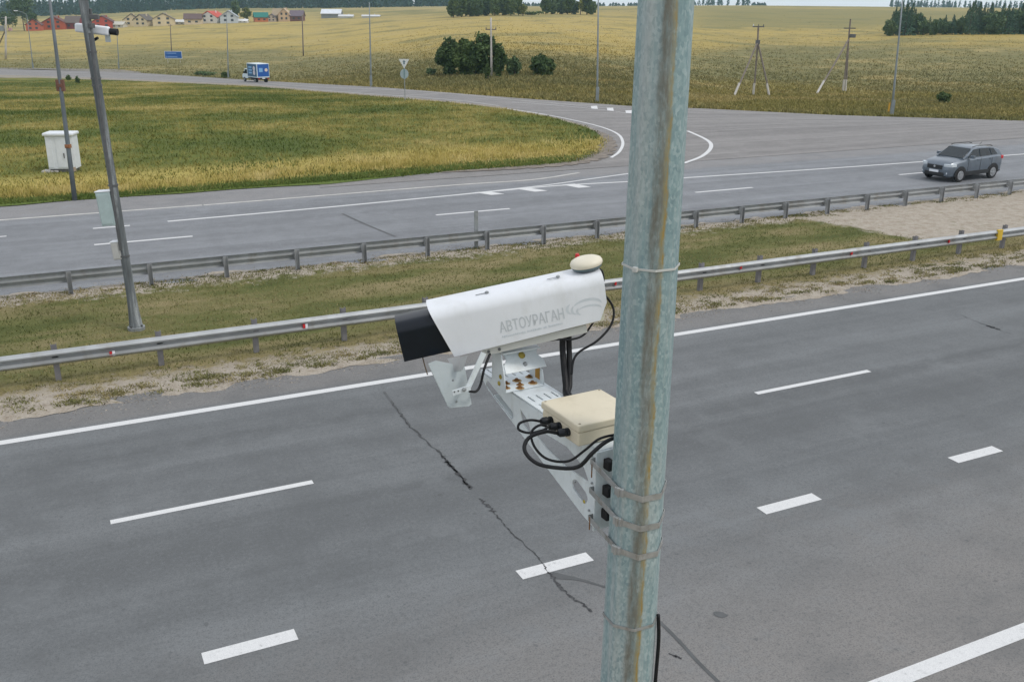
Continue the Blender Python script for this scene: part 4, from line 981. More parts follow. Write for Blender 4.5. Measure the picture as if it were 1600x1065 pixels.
cable('cable', [H(.285, -.01, ZTP - .002), H(.30, -.012, ZTP - .02), H(.298, -.02, ZTP - .05), H(.285, -.02, .03)], .0035, 'short black cable from the round antenna down the camera rear')
cable('cable', [H(-.125, -.045, -.09), pd(757, 575, dz_(pt(754, 575, .66))), pd(751, 600, dz_(pt(751, 600, .65))), pd(744, 611, dz_(pt(744, 611, .64))), pd(733, 611, dz_(pt(733, 611, .64)))], .0045, 'short black cable running down beside the strut of the frosted plate')
pr_ = prad(5.3); 
def ps(ang, z, off): rr2 = prad(z) + off; return Vector((PX + rr2 * math.cos(ang), PY + rr2 * math.sin(ang), z))
RA = RIGHT - R(2)
cable('cable', [ps(RA, 5.445, .002), ps(RA, 5.35, .008), ps(RA, 5.2, .006), ps(RA, 5.0, .004), ps(RA, 4.0, .006), ps(RA, 1.0, .006), ps(RA, .1, .01)], .006, 'black cable running down the right side of the galvanised pole')

# ------------------------------------------------------------------ LEANING CAMERA POLE IN THE MEDIAN
def upright(px0, py0, px1, py1, z0=None):
    b_ = T(px0, py0) if z0 is None else G(px0, py0, z0)
    t_ = onpl(px1, py1, b_, f0); return np.array(b_), np.array(t_)
b_, t_ = upright(213, 511, 130, 0, -.08)
dirv = (t_ - b_) / np.linalg.norm(t_ - b_)
lp = empty('concrete_pole', b_); tag(lp, 'leaning weathered grey pole with flared foot on the grass median', 'pole')
mb = MB(); Lp = np.linalg.norm(t_ - b_)
prof = [(0, .16), (.05, .16), (.06, .155), (.4, .125), (.9, .105), (2.5, .096), (4, .092), (6, .100), (Lp + 1.2, .10)]
mb.tube([dirv * h_ for h_, _ in prof], [r_ for _, r_ in prof], 12); mb.build('pole_shaft', M_CONC, lp, auto=50)
mb = MB(); mb.lathe([(.20, -.10), (.20, .02), (.18, .03)], (0, 0, 0), seg=12); mb.build('base_plate', M_GREY, lp)
for k in range(4):
    an = R(45 + 90 * k); mb = MB(); mb.lathe([(.02, 0), (.02, .06)], (.17 * math.cos(an), .17 * math.sin(an), .02), seg=6); mb.build('anchor_bolt', M_DKGREY, lp)
mb = MB(); side = np.array([-R0[0], -R0[1], 0]); tw = -f0
mb.tube([dirv * 1.9 + side * .03 + tw * .09, dirv * 3.0 + side * .02 + tw * .10, dirv * 4.5 + side * -.01 + tw * .095, dirv * 6.0 + side * -.05 + tw * .09, dirv * 6.7 + side * -.07 + tw * .08], .036, 6); mb.build('cable_duct', M_DKGREY, lp)
for h_ in (1.75, 3.4, 5.6, 5.75, 6.3): mb = MB(); mb.tube([dirv * (h_ - .02), dirv * (h_ + .02)], .112, 12); mb.build('clamp_band', M_DKGREY, lp)
rzc = math.atan2(R0[1], R0[0])
def cab(px_l, px_r, py_t, py_b, mat, depth, label):
    c0 = onpl((px_l + px_r) / 2, (py_t + py_b) / 2, b_ + dirv * 2, f0); s_ = mpp(c0); wd, ht = (px_r - px_l) * s_, (py_b - py_t) * s_ / math.cos(PITCH)
    e_ = empty('control_cabinet', c0, rzc); tag(e_, label, 'control box')
    Mr = Matrix.Rotation(-.08, 4, 'Y')
    q_ = MB(); q_.box((0, 0, 0), (wd, depth, ht), M=Mr); q_.build('cabinet_body', mat, e_, bevel=.01)
    q_ = MB(); q_.box((-wd * .06, -depth / 2 - .008, 0), (wd * .72, .014, ht * .88), M=Mr); q_.build('cabinet_door', mat, e_, bevel=.004)
    q_ = MB(); q_.box((0, 0, ht / 2 + .01), (wd * 1.08, depth * 1.08, .02), M=Mr); q_.build('cabinet_roof', M_WHITE, e_, bevel=.004)
    return e_
cab(157, 180, 300, 350, pmat('pale_green_steel', (.42, .52, .52), .45, var=.08), .25, 'tall pale green control box strapped to the leaning median pole')
cab(177, 191, 378, 404, pmat('pale_grey_steel', (.50, .50, .48), .45, var=.08), .18, 'small grey control box low on the leaning median pole')
c0 = onpl(150, 48, b_ + dirv * 6, f0)
fc = empty('traffic_camera', c0, rzc); tag(fc, 'small distant white traffic camera high on the leaning median pole', 'camera')
mb = MB(); mb.box((-.17, .24, .0), (.74, .15, .19), M=Matrix.Rotation(R(6), 4, 'Y')); mb.build('sunshield', M_WHITE, fc, bevel=.04, seg=3)
mb = MB(); mb.lathe([(.07, 0), (.075, .16)], (.21, .24, -.02), axis=(1, 0, -.1), seg=12); mb.build('hood', M_BLACK, fc)
mb = MB(); mb.box((.14, .24, -.16), (.11, .03, .17)); mb.build('frosted_plate', M_ACR, fc)
mb = MB(); mb.tube([(-.28, .2, -.05), (-.27, .18, -.20), (-.18, .1, -.24), (0, .05, -.15)], .03, 6); mb.build('conduit', M_CABLE, fc)
mb = MB(); mb.box((-.02, .0, .28), (.24, .10, .10)); mb.tube([(-.06, 0, .28), (-.06, 0, .45)], .03, 6); mb.box((-.08, 0, .10), (.07, .2, .10)); mb.build('bracket', M_DKGREY, fc, bevel=.01)

# ------------------------------------------------------------------ THIN POLES, LAMPS
M_LAMPP = pmat('lamp_post_steel', (.25, .285, .30), .5, .3, var=.12, scale=2)
M_SLIM = pmat('slim_pole_steel', (.15, .175, .19), .55, .3, var=.2, scale=2)
M_WOOD = pmat('grey_timber', (.20, .17, .15), .85, 0, var=.25, scale=3)
M_CPOST = pmat('pale_concrete', (.50, .48, .45), .85, 0, var=.12, scale=2)
def thinpole(name, b, t, r0_, r1_, mat, label, cat, group=None, parts=()):
    b_, t_ = upright(*b, *t); e_ = empty(name, b_); tag(e_, label, cat, group); d_ = t_ - b_
    mb = MB(); mb.tube([d_ * k / 4 - (ZZ * .15 if k == 0 else 0) for k in range(5)], [r0_ + (r1_ - r0_) * k / 4 for k in range(5)], 8); mb.build('pole_shaft', mat, e_, smooth=True); return e_, b_, d_
e_, b_, d_ = thinpole('metal_pole', (117, 313), (76, -14), .095, .05, M_SLIM, 'slim grey metal pole with a brown box standing at the far road edge', 'pole')
for py_, c_, s_ in ((128, pmat('brown_box', (.16, .075, .05), .7), (.30, .12, .42)), (224, pmat('orange_clamp', (.28, .12, .05), .7), (.19, .19, .14))):
    k_ = (313 - py_) / (313 + 14.) ; mb = MB(); p = d_ * k_; mb.box((p[0], p[1], p[2]), s_, rzc); mb.box((p[0], p[1], p[2]), (s_[0] * .6, s_[1] * 1.5, s_[2] * .3), rzc); mb.build('terminal_box' if py_ < 200 else 'clamp', c_, e_, bevel=.01)
LG = 'street lamps along the slip road'
lamps = [((52, 107), (42, 25), 'curved', 'leftmost street lamp with curved arm standing before the dark trees'), ((186, 107), (182, 40), '', 'slim lamp post standing just right of the leaning pole'),
         ((357, 122), (354, 20), '', 'slim lamp post standing left of the blue truck'), ((580, 135), (577, 4), '', 'slim lamp post standing left of the round and triangular signs'),
         ((933, 160), (935, -6), '', 'slim lamp post just left of the thick galvanised pole'), ((1393, 180), (1411, -8), '', 'slim grey lamp post at far right beside the spruce wood')]
for bq, tq, kd, lab in lamps:
    e_, b_, d_ = thinpole('street_lamp', bq, tq, .10 if bq[0] > 700 else .12, .05, M_LAMPP, lab, 'street lamp', LG)
    if kd == 'curved':
        lft = -R0 * 1.0; pts_ = [d_, d_ + ZZ * .5 + lft * .35, d_ + ZZ * .85 + lft * 1.2, d_ + ZZ * 1.0 + lft * 2.0]
        mb = MB(); mb.tube(spline(pts_, 4), .045, 6); mb.build('lamp_arm', M_LAMPP, e_)
        mb = MB(); p = d_ + ZZ * 1.02 + lft * 2.3; mb.box((p[0], p[1], p[2]), (.8, .3, .16), rzc); mb.build('lamp_head', M_WHITE, e_, bevel=.05)
    mb = MB(); mb.box((0, 0, .6), (.26, .26, 1.3), rzc); mb.build('pole_base', M_LAMPP, e_, bevel=.01)
# timber and concrete power poles
def crossarm(e_, d_, frac, ln, mat, ins=3, rz=None):
    rz = rzc if rz is None else rz; p = d_ * frac; mb = MB(); mb.box((p[0], p[1], p[2]), (ln, .12, .12), rz); mb.build('crossarm', mat, e_)
    for k in range(ins):
        q_ = (k / (ins - 1) - .5) * ln * .9; mb = MB(); mb.lathe([(.05, 0), (.07, .08), (.03, .22)], (p[0] + q_ * math.cos(rz), p[1] + q_ * math.sin(rz), p[2] + .06), seg=6); mb.build('insulator', M_DKGREY, e_)
e_, b_, d_ = thinpole('utility_pole', (474, 87), (472, 23), .20, .14, M_WOOD, 'dark timber utility pole in the field right of the tan brick house', 'utility pole')
mb = MB(); mb.tube([d_ * .99, d_ * .99 + ZZ * -.5 + R0 * .8], .1, 6); mb.build('lamp_arm', M_WOOD, e_)
e_, b_, d_ = thinpole('utility_pole', (768, 119), (767, 28), .15, .10, M_CPOST, 'pale utility pole with short crossarm in front of the big bushes', 'utility pole'); crossarm(e_, d_, .80, 1.3, M_WOOD)
e_, b_, d_ = thinpole('utility_pole', (268, 80), (266, 38), .16, .12, M_WOOD, 'faint thin utility pole rising behind the blue road sign', 'utility pole'); crossarm(e_, d_, .95, 1.2, M_WOOD)
e_, b_, d_ = thinpole('utility_pole', (9, 92), (9, 26), .28, .22, M_CPOST, 'pale concrete pole with equipment boxes at the left picture edge', 'utility pole'); crossarm(e_, d_, .97, 2.6, M_GREY)
p = d_ * .72; mb = MB(); mb.box((p[0] - 1.1 * R0[0], p[1] - 1.1 * R0[1], p[2]), (1.2, .7, 1.4), rzc); mb.build('transformer', M_GREY, e_, bevel=.05); 
mb = MB(); p2 = d_ * .70; mb.box((p2[0] + 1.2 * R0[0], p2[1] + 1.2 * R0[1], p2[2]), (.9, .6, .7), rzc); mb.build('equipment_box', pmat('pinkish', (.5, .3, .3), .6), e_)
q0 = T(-6, 80); mb = MB(); mb.tube([q0 - b_, d_ * .7], .17, 6); mb.build('strut', M_WOOD, e_)
# two braced power-line poles on the right
def braced(name, feet, top, tops, label):
    hub_b = T(*feet[1]); hub = onpl(*top, hub_b, f0); e_ = empty(name, hub_b); tag(e_, label, 'utility pole')
    for i, fpt in enumerate(feet):
        q_ = T(*fpt) - hub_b; tp_ = hub - hub_b
        mb = MB(); mid = q_ + (tp_ - q_) * .22; mb.tube([q_ - ZZ * .1, mid], .15, 8); mb.build('concrete_foot', M_CPOST, e_)
        mb = MB(); mb.tube([q_ + (tp_ - q_) * .17 + np.array([.10, .02, 0]), tp_ + (ZZ * .0)], .11, 8); mb.build('leg', M_WOOD, e_)
    tt_ = onpl(*tops, hub_b, f0) - hub_b; mb = MB(); mb.tube([hub - hub_b - ZZ * .4, tt_], .11, 8); mb.build('pole_top', M_WOOD, e_); return e_, hub - hub_b, tt_
e_, hb, tt_ = braced('power_pole', [(1147, 149), (1177, 148), (1202, 149)], (1184, 66), (1185, 42), 'three-legged timber power pole with pale concrete feet in the field')
mb = MB(); mb.box(tuple(tt_), (1.5, .12, .14), rzc); mb.build('crossarm', M_DKGREY, e_)
for q_ in (-.65, 0, .65): mb = MB(); mb.lathe([(.05, 0), (.08, .1), (.04, .25)], (tt_[0] + q_ * R0[0], tt_[1] + q_ * R0[1], tt_[2] + .05), seg=6); mb.build('insulator', M_WHITE if q_ < 0 else M_DKGREY, e_)
mb = MB(); mb.box(tuple(hb), (.5, .4, .5), rzc); mb.build('joint_clamp', M_DKGREY, e_)
e_, hb, tt_ = braced('power_pole', [(1276, 146), (1317, 142), (1321, 142)], (1326, 62), (1329, 30), 'timber power pole with one long slanting brace and a switch box on top')
mb = MB(); p = tt_ * .55 + hb * .45; mb.box((p[0], p[1], p[2]), (1.7, .12, .14), rzc); mb.build('crossarm', M_DKGREY, e_)
mb = MB(); p = hb + ZZ * .5 + R0 * .5; mb.box(tuple(p), (.8, .4, .5), rzc); mb.build('switch_box', M_DKGREY, e_, bevel=.03)

# ------------------------------------------------------------------ SIGNS, CABINET
b_, t_ = upright(633, 158, 632, 92); e_ = empty('road_sign', b_, rzc); tag(e_, 'triangular give way sign above a round sign on one thin post', 'road sign')
Hs = t_[2] - b_[2]; mb = MB(); mb.tube([(0, 0, -.1), (0, 0, Hs)], .035, 8); mb.build('post', M_GREY, e_)
S_ = .42; tri = lambda s_, zc: [(-s_, zc + s_ * .577), (s_, zc + s_ * .577), (0, zc - s_ * 1.155)]
def vprism(mb, poly, y0, y1): mb.prism(poly, 0, 1, M=Matrix(((1, 0, 0, 0), (0, 0, y1 - y0, y0), (0, 1, 0, 0), (0, 0, 0, 1))))
mb = MB(); vprism(mb, tri(.44, Hs - .28), -.07, -.05); mb.build('triangle_plate', pmat('sign_grey_white', (.66, .68, .69), .5), e_)
mb = MB(); vprism(mb, [(-.06, Hs - .02 - .16), (.06, Hs - .18), (.06, Hs - .45), (-.06, Hs - .45)], -.075, -.071); vprism(mb, [(-.14, Hs - .24), (.14, Hs - .24), (0, Hs - .12)], -.076, -.072); mb.build('arrow_symbol', pmat('sign_slate', (.10, .17, .22), .5), e_)
mb = MB(); vprism(mb, [(.35 * math.cos(t), Hs - 1.22 + .40 * math.sin(t)) for t in np.linspace(0, 2 * math.pi, 20, endpoint=False)], -.07, -.05); mb.build('round_plate', pmat('sign_backside', (.34, .42, .46), .5), e_)
mb = MB(); mb.box((0, -.085, Hs - 1.15), (.09, .02, .75)); mb.build('mount_strip', pmat('sign_teal', (.16, .26, .28), .5), e_)
b_ = T(272, 98); s_ = mpp(b_); e_ = empty('direction_sign', b_, rzc); tag(e_, 'wide blue direction sign standing in the yellow field', 'road sign')
zc = onpl(273, 86, b_, f0)[2] - b_[2]; wd, ht = 27 * s_, 11 * s_
mb = MB(); mb.box((0, 0, zc), (wd, .06, ht)); mb.build('sign_panel', M_WHITE, e_)
mb = MB(); mb.box((0, -.035, zc), (wd * .96, .02, ht * .90)); mb.build('blue_face', pmat('sign_blue', (.012, .10, .36), .45, var=.05), e_)
mb = MB()
for (x_, z_, l_) in ((-.08, .22, .52), (-.06, -.27, .58)): mb.box((wd * x_, -.047, zc + ht * z_), (wd * l_, .006, ht * .15))
for z_ in (.22, -.27): mb.box((-wd * .41, -.047, zc + ht * z_), (wd * .05, .006, ht * .22))
mb.build('sign_lettering', pmat('sign_letter', (.16, .30, .62), .5), e_)
for x_ in (-.36, .36): mb = MB(); mb.tube([(wd * x_, .06, -.2), (wd * x_, .06, zc + ht * .4)], .05, 6); mb.build('post', M_CPOST, e_)
b_ = T(1388, 177); e_ = empty('marker_post', b_); tag(e_, 'short orange marker post at the foot of the right lamp post', 'marker post'); mb = MB(); mb.box((0, 0, .45), (.14, .05, .9), rzc); mb.build('post', pmat('orange_post', (.55, .30, .03), .6), e_)

cb0 = T(103, 268); wd = 45 * mpp(cb0); e_ = empty('equipment_cabinet', cb0, rzc + R(6)); tag(e_, 'white equipment cabinet standing in the grass beside the slim pole', 'cabinet')
ht = 52 * mpp(cb0) / math.cos(PITCH); M_CABW = pmat('cabinet_white', (.66, .70, .74), .45, var=.05)
mb = MB(); mb.box((0, 0, ht / 2 + .12), (wd * .90, .75, ht - .1)); mb.build('cabinet_body', M_CABW, e_, bevel=.02)
mb = MB(); mb.box((0, 0, ht + .10), (wd, .95, .14)); mb.build('cabinet_roof', M_CABW, e_, bevel=.05, seg=3)
for i in (-1, 1): mb = MB(); mb.box((wd * (.17 if i > 0 else -.34), -.385, ht / 2 + .12), (wd * (.58 if i > 0 else .20), .02, ht - .25)); mb.build('door', M_CABW, e_, bevel=.008)
mb = MB(); mb.box((wd * .12, -.41, ht * .48), (.04, .03, .22)); mb.build('handle', M_DKGREY, e_)
mb = MB(); mb.box((0, -.03, .03), (wd * .82, .62, .3)); mb.build('plinth', M_DKGREY, e_)
mb = MB(); mb.box((-wd * .42, -.2, .03), (.7, .5, .14)); mb.build('step_slab', M_CPOST, e_)
mb = MB(); mb.box((wd * .36, -.38, .16), (.22, .05, .2)); mb.build('vent', pmat('vent_tan', (.45, .36, .28), .6), e_)

# ------------------------------------------------------------------ CAR
def loft(name, secs, mat, parent, smooth=35, caps=True):
    mb = MB(); n = len(secs[0]); vs = [p for s_ in secs for p in s_]
    fs = [[i * n + k, i * n + (k + 1) % n, (i + 1) * n + (k + 1) % n, (i + 1) * n + k] for i in range(len(secs) - 1) for k in range(n)]
    if caps: fs += [list(range(n)), [(len(secs) - 1) * n + k for k in range(n)]]
    mb.add(vs, fs); return mb.build(name, mat, parent, auto=smooth)
def carpaint(name, col):
    k = NT(name); k.b.inputs['Coat Weight'].default_value = .6; k.b.inputs['Coat Roughness'].default_value = .08
    c = k.ramp(k.noise(k.obj(), 3, 4), [(.3, tuple(q * .9 for q in col)), (.7, tuple(q * 1.1 for q in col))]); return k.fin(c, .35, .35)
M_CAR = carpaint('car_paint_grey', (.13, .16, .195))
M_GLASS = pmat('car_glass', (.010, .018, .024), .05, 0, var=.1, spec=.5)
M_TYRE = pmat('tyre_rubber', (.02, .02, .021), .85, var=.2)
M_RIM = pmat('alloy', (.48, .50, .52), .35, .5, var=.05)
M_TRIM = pmat('black_trim', (.02, .022, .024), .55, var=.2)
M_LENS = pmat('headlight_lens', (.62, .68, .72), .12, .1, var=.05)
def wheel(parent, x, y, r, wdt=.22, sgn=-1, hub=M_RIM):
    t = MB(); t.lathe([(r * .66, -wdt / 2), (r * .93, -wdt / 2), (r, -wdt / 2 + .03), (r, wdt / 2 - .03), (r * .93, wdt / 2), (r * .66, wdt / 2)], (x, y, r), axis=(0, 1, 0), seg=28)
    w_ = t.build('wheel', M_TYRE, parent, auto=40)
    m_ = MB(); yo = y + sgn * (wdt / 2 + .002); m_.lathe([(r * .66, 0), (r * .64, .012), (r * .58, .012), (r * .57, 0)], (x, yo, r), axis=(0, sgn, 0), seg=28)
    for k in range(6):
        a = k * math.pi / 3
        for da in (-.12, .12):
            c_ = Matrix.Translation((x, yo, r)) @ Matrix.Rotation(a + da, 4, 'Y'); m_.box((r * .33, sgn * .006, 0), (r * .56, .014, r * .09), M=c_)
    m_.lathe([(r * .16, 0), (r * .14, .02)], (x, yo, r), axis=(0, sgn, 0), seg=12); m_.build('rim', hub, w_); return w_
def suv():
    e = empty('parked_car'); e.name = 'car'
    # x: front is -x.  sections: (x, half width, z bottom, z waist/top, shoulder)
    S = [(-2.13, .62, .42, .72), (-2.08, .74, .28, .82), (-1.95, .83, .24, .93), (-1.70, .875, .24, 1.00), (-1.30, .89, .26, 1.05), (-.95, .89, .26, 1.10), (-.5, .89, .26, 1.13), (.2, .89, .26, 1.15), (.9, .89, .26, 1.17), (1.45, .885, .27, 1.19), (1.85, .86, .30, 1.19), (2.05, .80, .34, 1.14), (2.13, .70, .42, 1.02)]
    secs = []
    for (x, hw, zb, zt) in S:
        zm = zb + (zt - zb) * .52
        half = [(.0, zb), (hw * .82, zb), (hw * .97, zb + .07), (hw, zm - .02), (hw * 1.0, zm + .06), (hw * .965, zt - .10), (hw * .88, zt - .02), (hw * .5, zt + .025), (0, zt + .035)]
        secs.append([(x, -a, z) for a, z in half] + [(x, a, z) for a, z in half[-2:0:-1]])
    loft('car_body', secs, M_CAR, e, 28)
    # greenhouse
    Gs = [(-1.05, .70, 1.10, 1.11), (-.62, .735, 1.10, 1.37), (-.30, .735, 1.12, 1.565), (.1, .735, 1.12, 1.615), (.8, .735, 1.13, 1.61), (1.35, .72, 1.13, 1.565), (1.75, .70, 1.13, 1.45), (1.98, .68, 1.13, 1.16)]
    secs = []
    for (x, hw, zb, zt) in Gs:
        f_ = max(0, (zt - 1.1) / .5); hb = .80
        half = [(0, zb - .02), (hb * .99, zb - .02), (hb * .985, zb + .01), (hb - .115 * f_, zt - .055 * f_), (hb - .17 * f_, zt - .012 * f_), (hb * .45, zt + .008), (0, zt + .012)]
        secs.append([(x, -a, z) for a, z in half] + [(x, a, z) for a, z in half[-2:0:-1]])
    loft('cabin_roof', secs, M_CAR, e, 28)
    # glass panes set just proud of the cabin
    def pane(name, pts, off):
        mb = MB(); o_ = Vector(off); n = len(pts); vs = [Vector(p) + o_ for p in pts] + [Vector(p) for p in pts]
        mb.add(vs, [list(range(n)), list(range(n, 2 * n))[::-1]] + [[i, (i + 1) % n, n + (i + 1) % n, n + i] for i in range(n)]); return mb.build(name, M_GLASS, e)
    for s_ in (-1, 1):
        y_ = lambda z: s_ * (.805 - (z - 1.12) / .5 * .118)
        def P(x, z): return (x, y_(z), z)
        pane('side_window', [P(-.74, 1.155), P(-.28, 1.515), P(.12, 1.545), P(.16, 1.165)], (0, s_ * .008, .003))
        pane('side_window', [P(.22, 1.165), P(.18, 1.548), P(.92, 1.54), P(1.08, 1.18)], (0, s_ * .008, .003))
        pane('side_window', [P(1.14, 1.185), P(.99, 1.535), P(1.28, 1.50), P(1.62, 1.20)], (0, s_ * .008, .003))
    pane('windscreen', [(-1.03, -.70, 1.13), (-1.03, .70, 1.13), (-.36, .60, 1.545), (-.36, -.60, 1.545)], (-.012, 0, .016))
    pane('rear_window', [(1.96, -.60, 1.19), (1.96, .60, 1.19), (1.72, .56, 1.455), (1.72, -.56, 1.455)], (.02, 0, .012))
    mb = MB(); mb.box((-2.135, 0, .72), (.05, .86, .20)); mb.box((-2.10, 0, .40), (.10, 1.1, .16)); mb.build('grille', M_TRIM, e, bevel=.03)
    mb = MB(); mb.lathe([(.055, 0), (.05, .008)], (-2.162, 0, .74), axis=(-1, 0, 0), seg=14); mb.build('badge', M_RIM, e)
    mb = MB(); mb.box((-2.165, .0, .52), (.02, .52, .115)); mb.build('number_plate', M_WHITE, e)
    for s_ in (-1, 1):
        mb = MB(); mb.prism([(-2.10, s_ * .47), (-1.70, s_ * .86), (-1.66, s_ * .895), (-1.96, s_ * .85), (-2.13, s_ * .62)][::s_], .76, .90); mb.build('headlight', M_LENS, e, bevel=.015)
        mb = MB(); mb.lathe([(.06, 0), (.05, .02)], (-2.085, s_ * .66, .45), axis=(-1, -s_ * .2, 0), seg=12); mb.build('fog_light', M_LENS, e)
        mb = MB(); mb.box((2.02, s_ * .74, 1.02), (.22, .16, .17)); mb.build('tail_light', M_RED, e, bevel=.03)
        mb = MB(); mb.box((-.62, s_ * .97, 1.20), (.14, .20, .14)); mb.box((-.62, s_ * .86, 1.16), (.06, .10, .04)); mb.build('side_mirror', M_CAR, e, bevel=.03)
        mb = MB(); mb.tube([(-.25, s_ * .60, 1.63), (.0, s_ * .60, 1.665), (1.15, s_ * .60, 1.655), (1.38, s_ * .58, 1.60)], .02, 6); mb.build('roof_rail', M_TRIM, e)
        mb = MB(); mb.box((-.0, s_ * .890, .40), (1.75, .03, .20)); mb.build('sill', M_TRIM, e, bevel=.01)
        mb = MB(); mb.box((0.0, s_ * .897, 1.02), (.16, .02, .03)); mb.box((.98, s_ * .897, 1.04), (.16, .02, .03)); mb.build('door_handle', M_CAR, e, bevel=.005)
        mb = MB(); mb.box((.19, s_ * .8935, .80), (.012, .006, .62)); mb.box((-.78, s_ * .8935, .80), (.012, .006, .60)); mb.box((1.10, s_ * .8935, .86), (.012, .006, .45)); mb.build('door_seam', M_TRIM, e)
        for x_ in (-1.30, 1.29):
            a_ = MB(); pts_ = [(x_ + .45 * math.cos(t), .35 + .43 * math.sin(t)) for t in np.linspace(-.1, math.pi + .1, 18)]; inn = [(x_ + .36 * math.cos(t), .34 + .35 * math.sin(t)) for t in np.linspace(-.1, math.pi + .1, 18)]
            n = len(pts_); vs = [(a, s_ * .900, z) for a, z in pts_] + [(a, s_ * .902, z) for a, z in inn] + [(a, s_ * .85, z) for a, z in inn] + [(a, s_ * .86, z) for a, z in pts_]
            fs = [[r_ * n + i, r_ * n + i + 1, ((r_ + 1) % 4) * n + i + 1, ((r_ + 1) % 4) * n + i] for r_ in range(4) for i in range(n - 1)]
            a_.add(vs, fs); a_.build('wheel_arch', M_TRIM, e)
            # dark wheel well
            d_ = MB(); d_.lathe([(.37, 0), (.37, .012)], (x_, s_ * .886, .36), axis=(0, s_, 0), seg=24); d_.build('wheel_well', M_TRIM, e)
            wheel(e, x_, s_ * .83, .335, .17, s_)
    mb = MB(); mb.box((-1.98, 0, .32), (.22, 1.3, .12)); mb.box((1.98, 0, .42), (.28, 1.5, .26)); mb.build('bumper', M_TRIM, e, bevel=.04)
    mb = MB(); mb.tube([(1.2, 0, 1.62), (1.35, 0, 1.72)], .012, 5); mb.build('antenna', M_TRIM, e)
    return e
car = suv(); car.scale = (.9, .9, .9); car.location = (38.02, 30.80, 0.004); car.rotation_euler = (0, 0, R(4.5)); tag(car, 'grey compact SUV driving on the far road', 'car')

# ------------------------------------------------------------------ TRUCK on the ramp
tp0 = T(402, 128.5); tA, tB = T(330, 121.5), T(470, 132); hd = math.atan2(tA[1] - tB[1], tA[0] - tB[0])
view = math.atan2(tp0[1], tp0[0])
tk = empty('delivery_truck', tp0, view + R(28)); tag(tk, 'small delivery truck with blue and white box driving away', 'truck')   # +x = forward
s_ = 1.0
M_TBL = pmat('truck_blue', (.012, .095, .36), .4, var=.05); M_TTEAL = pmat('truck_dark_teal', (.01, .09, .19), .4, var=.1); M_TLB = pmat('truck_light_blue', (.20, .42, .68), .5, var=.1)
mb = MB(); mb.box((-.55, 0, 1.88), (3.3, 2.15, 2.15)); mb.build('cargo_box', pmat('truck_white', (.62, .72, .76), .45, var=.05), tk, bevel=.04)
mb = MB(); mb.box((-.55, 1.085, 1.90), (2.95, .02, 1.9)); mb.build('side_panel', M_TTEAL, tk)
mb = MB(); 
for z_ in (2.35, 1.92, 1.50): mb.box((-.0, 1.10, z_), (1.05, .01, .25))
mb.build('side_lettering', M_TLB, tk)
mb = MB(); mb.lathe([(.01, 0), (.36, .002), (.36, .006)], (-1.25, 1.094, 2.2), axis=(0, 1, 0), seg=20); mb.lathe([(.01, 0), (.36, .002), (.36, .006)], (-1.25, 1.094, 1.55), axis=(0, 1, 0), seg=20); mb.build('side_picture', pmat('picture_white', (.62, .60, .66), .5, var=.25, scale=3), tk)
mb = MB(); mb.box((-2.205, 0, 1.92), (.02, 1.98, 1.9)); mb.build('rear_panel', M_TBL, tk)
mb = MB(); mb.box((-2.222, .42, 1.98), (.012, .62, .62)); mb.build('rear_lettering', M_TLB, tk)
mb = MB(); mb.lathe([(.01, 0), (.26, .002), (.26, .006)], (-2.214, -.52, 1.98), axis=(-1, 0, 0), seg=20)
for v_ in mb.v: pass
mb.build('rear_picture', pmat('picture_cream', (.72, .62, .52), .5, var=.2, scale=5), tk)
mb = MB(); mb.prism([(1.15, .55), (3.05, .55), (3.1, 1.0), (2.75, 1.25), (2.15, 2.05), (1.15, 2.1)], -.95, .95, M=Matrix(((1, 0, 0, 0), (0, 0, 1, 0), (0, 1, 0, 0), (0, 0, 0, 1)))); mb.build('cab', pmat('truck_cab_white', (.62, .74, .78), .4, var=.05), tk, bevel=.06, seg=3)
mb = MB(); mb.prism([(1.35, 1.3), (2.45, 1.3), (2.05, 1.92), (1.35, 1.95)], -.962, .962, M=Matrix(((1, 0, 0, 0), (0, 0, 1, 0), (0, 1, 0, 0), (0, 0, 0, 1)))); mb.build('cab_window', M_GLASS, tk)
mb = MB(); mb.box((0, 0, .62), (4.3, .9, .2)); mb.box((-.2, .7, .55), (1.4, .3, .35)); mb.box((-2.1, 0, .62), (.15, 1.9, .18)); mb.build('chassis', M_TRIM, tk)
mb = MB(); mb.box((-2.19, 0, .70), (.03, .5, .14)); mb.build('number_plate', M_WHITE, tk)
for q_ in (-1, 1):
    mb = MB(); mb.box((-2.19, q_ * .8, .66), (.04, .22, .12)); mb.build('tail_light', M_RED, tk)
    wheel(tk, 2.35, q_ * .88, .36, .2, q_, M_GREY); wheel(tk, -1.3, q_ * .86, .36, .38, q_, M_GREY)
    mb = MB(); mb.box((2.15, q_ * 1.12, 1.45), (.10, .18, .30)); mb.build('side_mirror', M_TRIM, tk)

# ------------------------------------------------------------------ TREES AND BUSHES
def leafm(name, dark, mid, light, sc=.6, fine=4.):
    k = NT(name); v_ = k.obj(); a = k.noise(v_, sc, 4, .6); b = k.noise(v_, fine, 3, .7); oi = k.n('ShaderNodeObjectInfo').outputs['Random']
    f_ = k.math('ADD', k.math('ADD', k.math('MULTIPLY', a, .55), k.math('MULTIPLY', b, .45)), k.math('MULTIPLY', k.math('SUBTRACT', oi, .5), .12))
    c = k.ramp(f_, [(.33, dark), (.5, mid), (.66, light)]); return k.fin(c, .75, 0, .2)
M_BUSH = leafm('bush_leaves', (.035, .065, .022), (.080, .125, .040), (.15, .20, .075))
M_BUSH2 = leafm('bush_leaves_dark', (.035, .068, .028), (.070, .115, .042), (.13, .18, .065))
M_LTREE = leafm('tree_leaves', (.050, .095, .050), (.095, .150, .068), (.16, .22, .10), .35, 2)
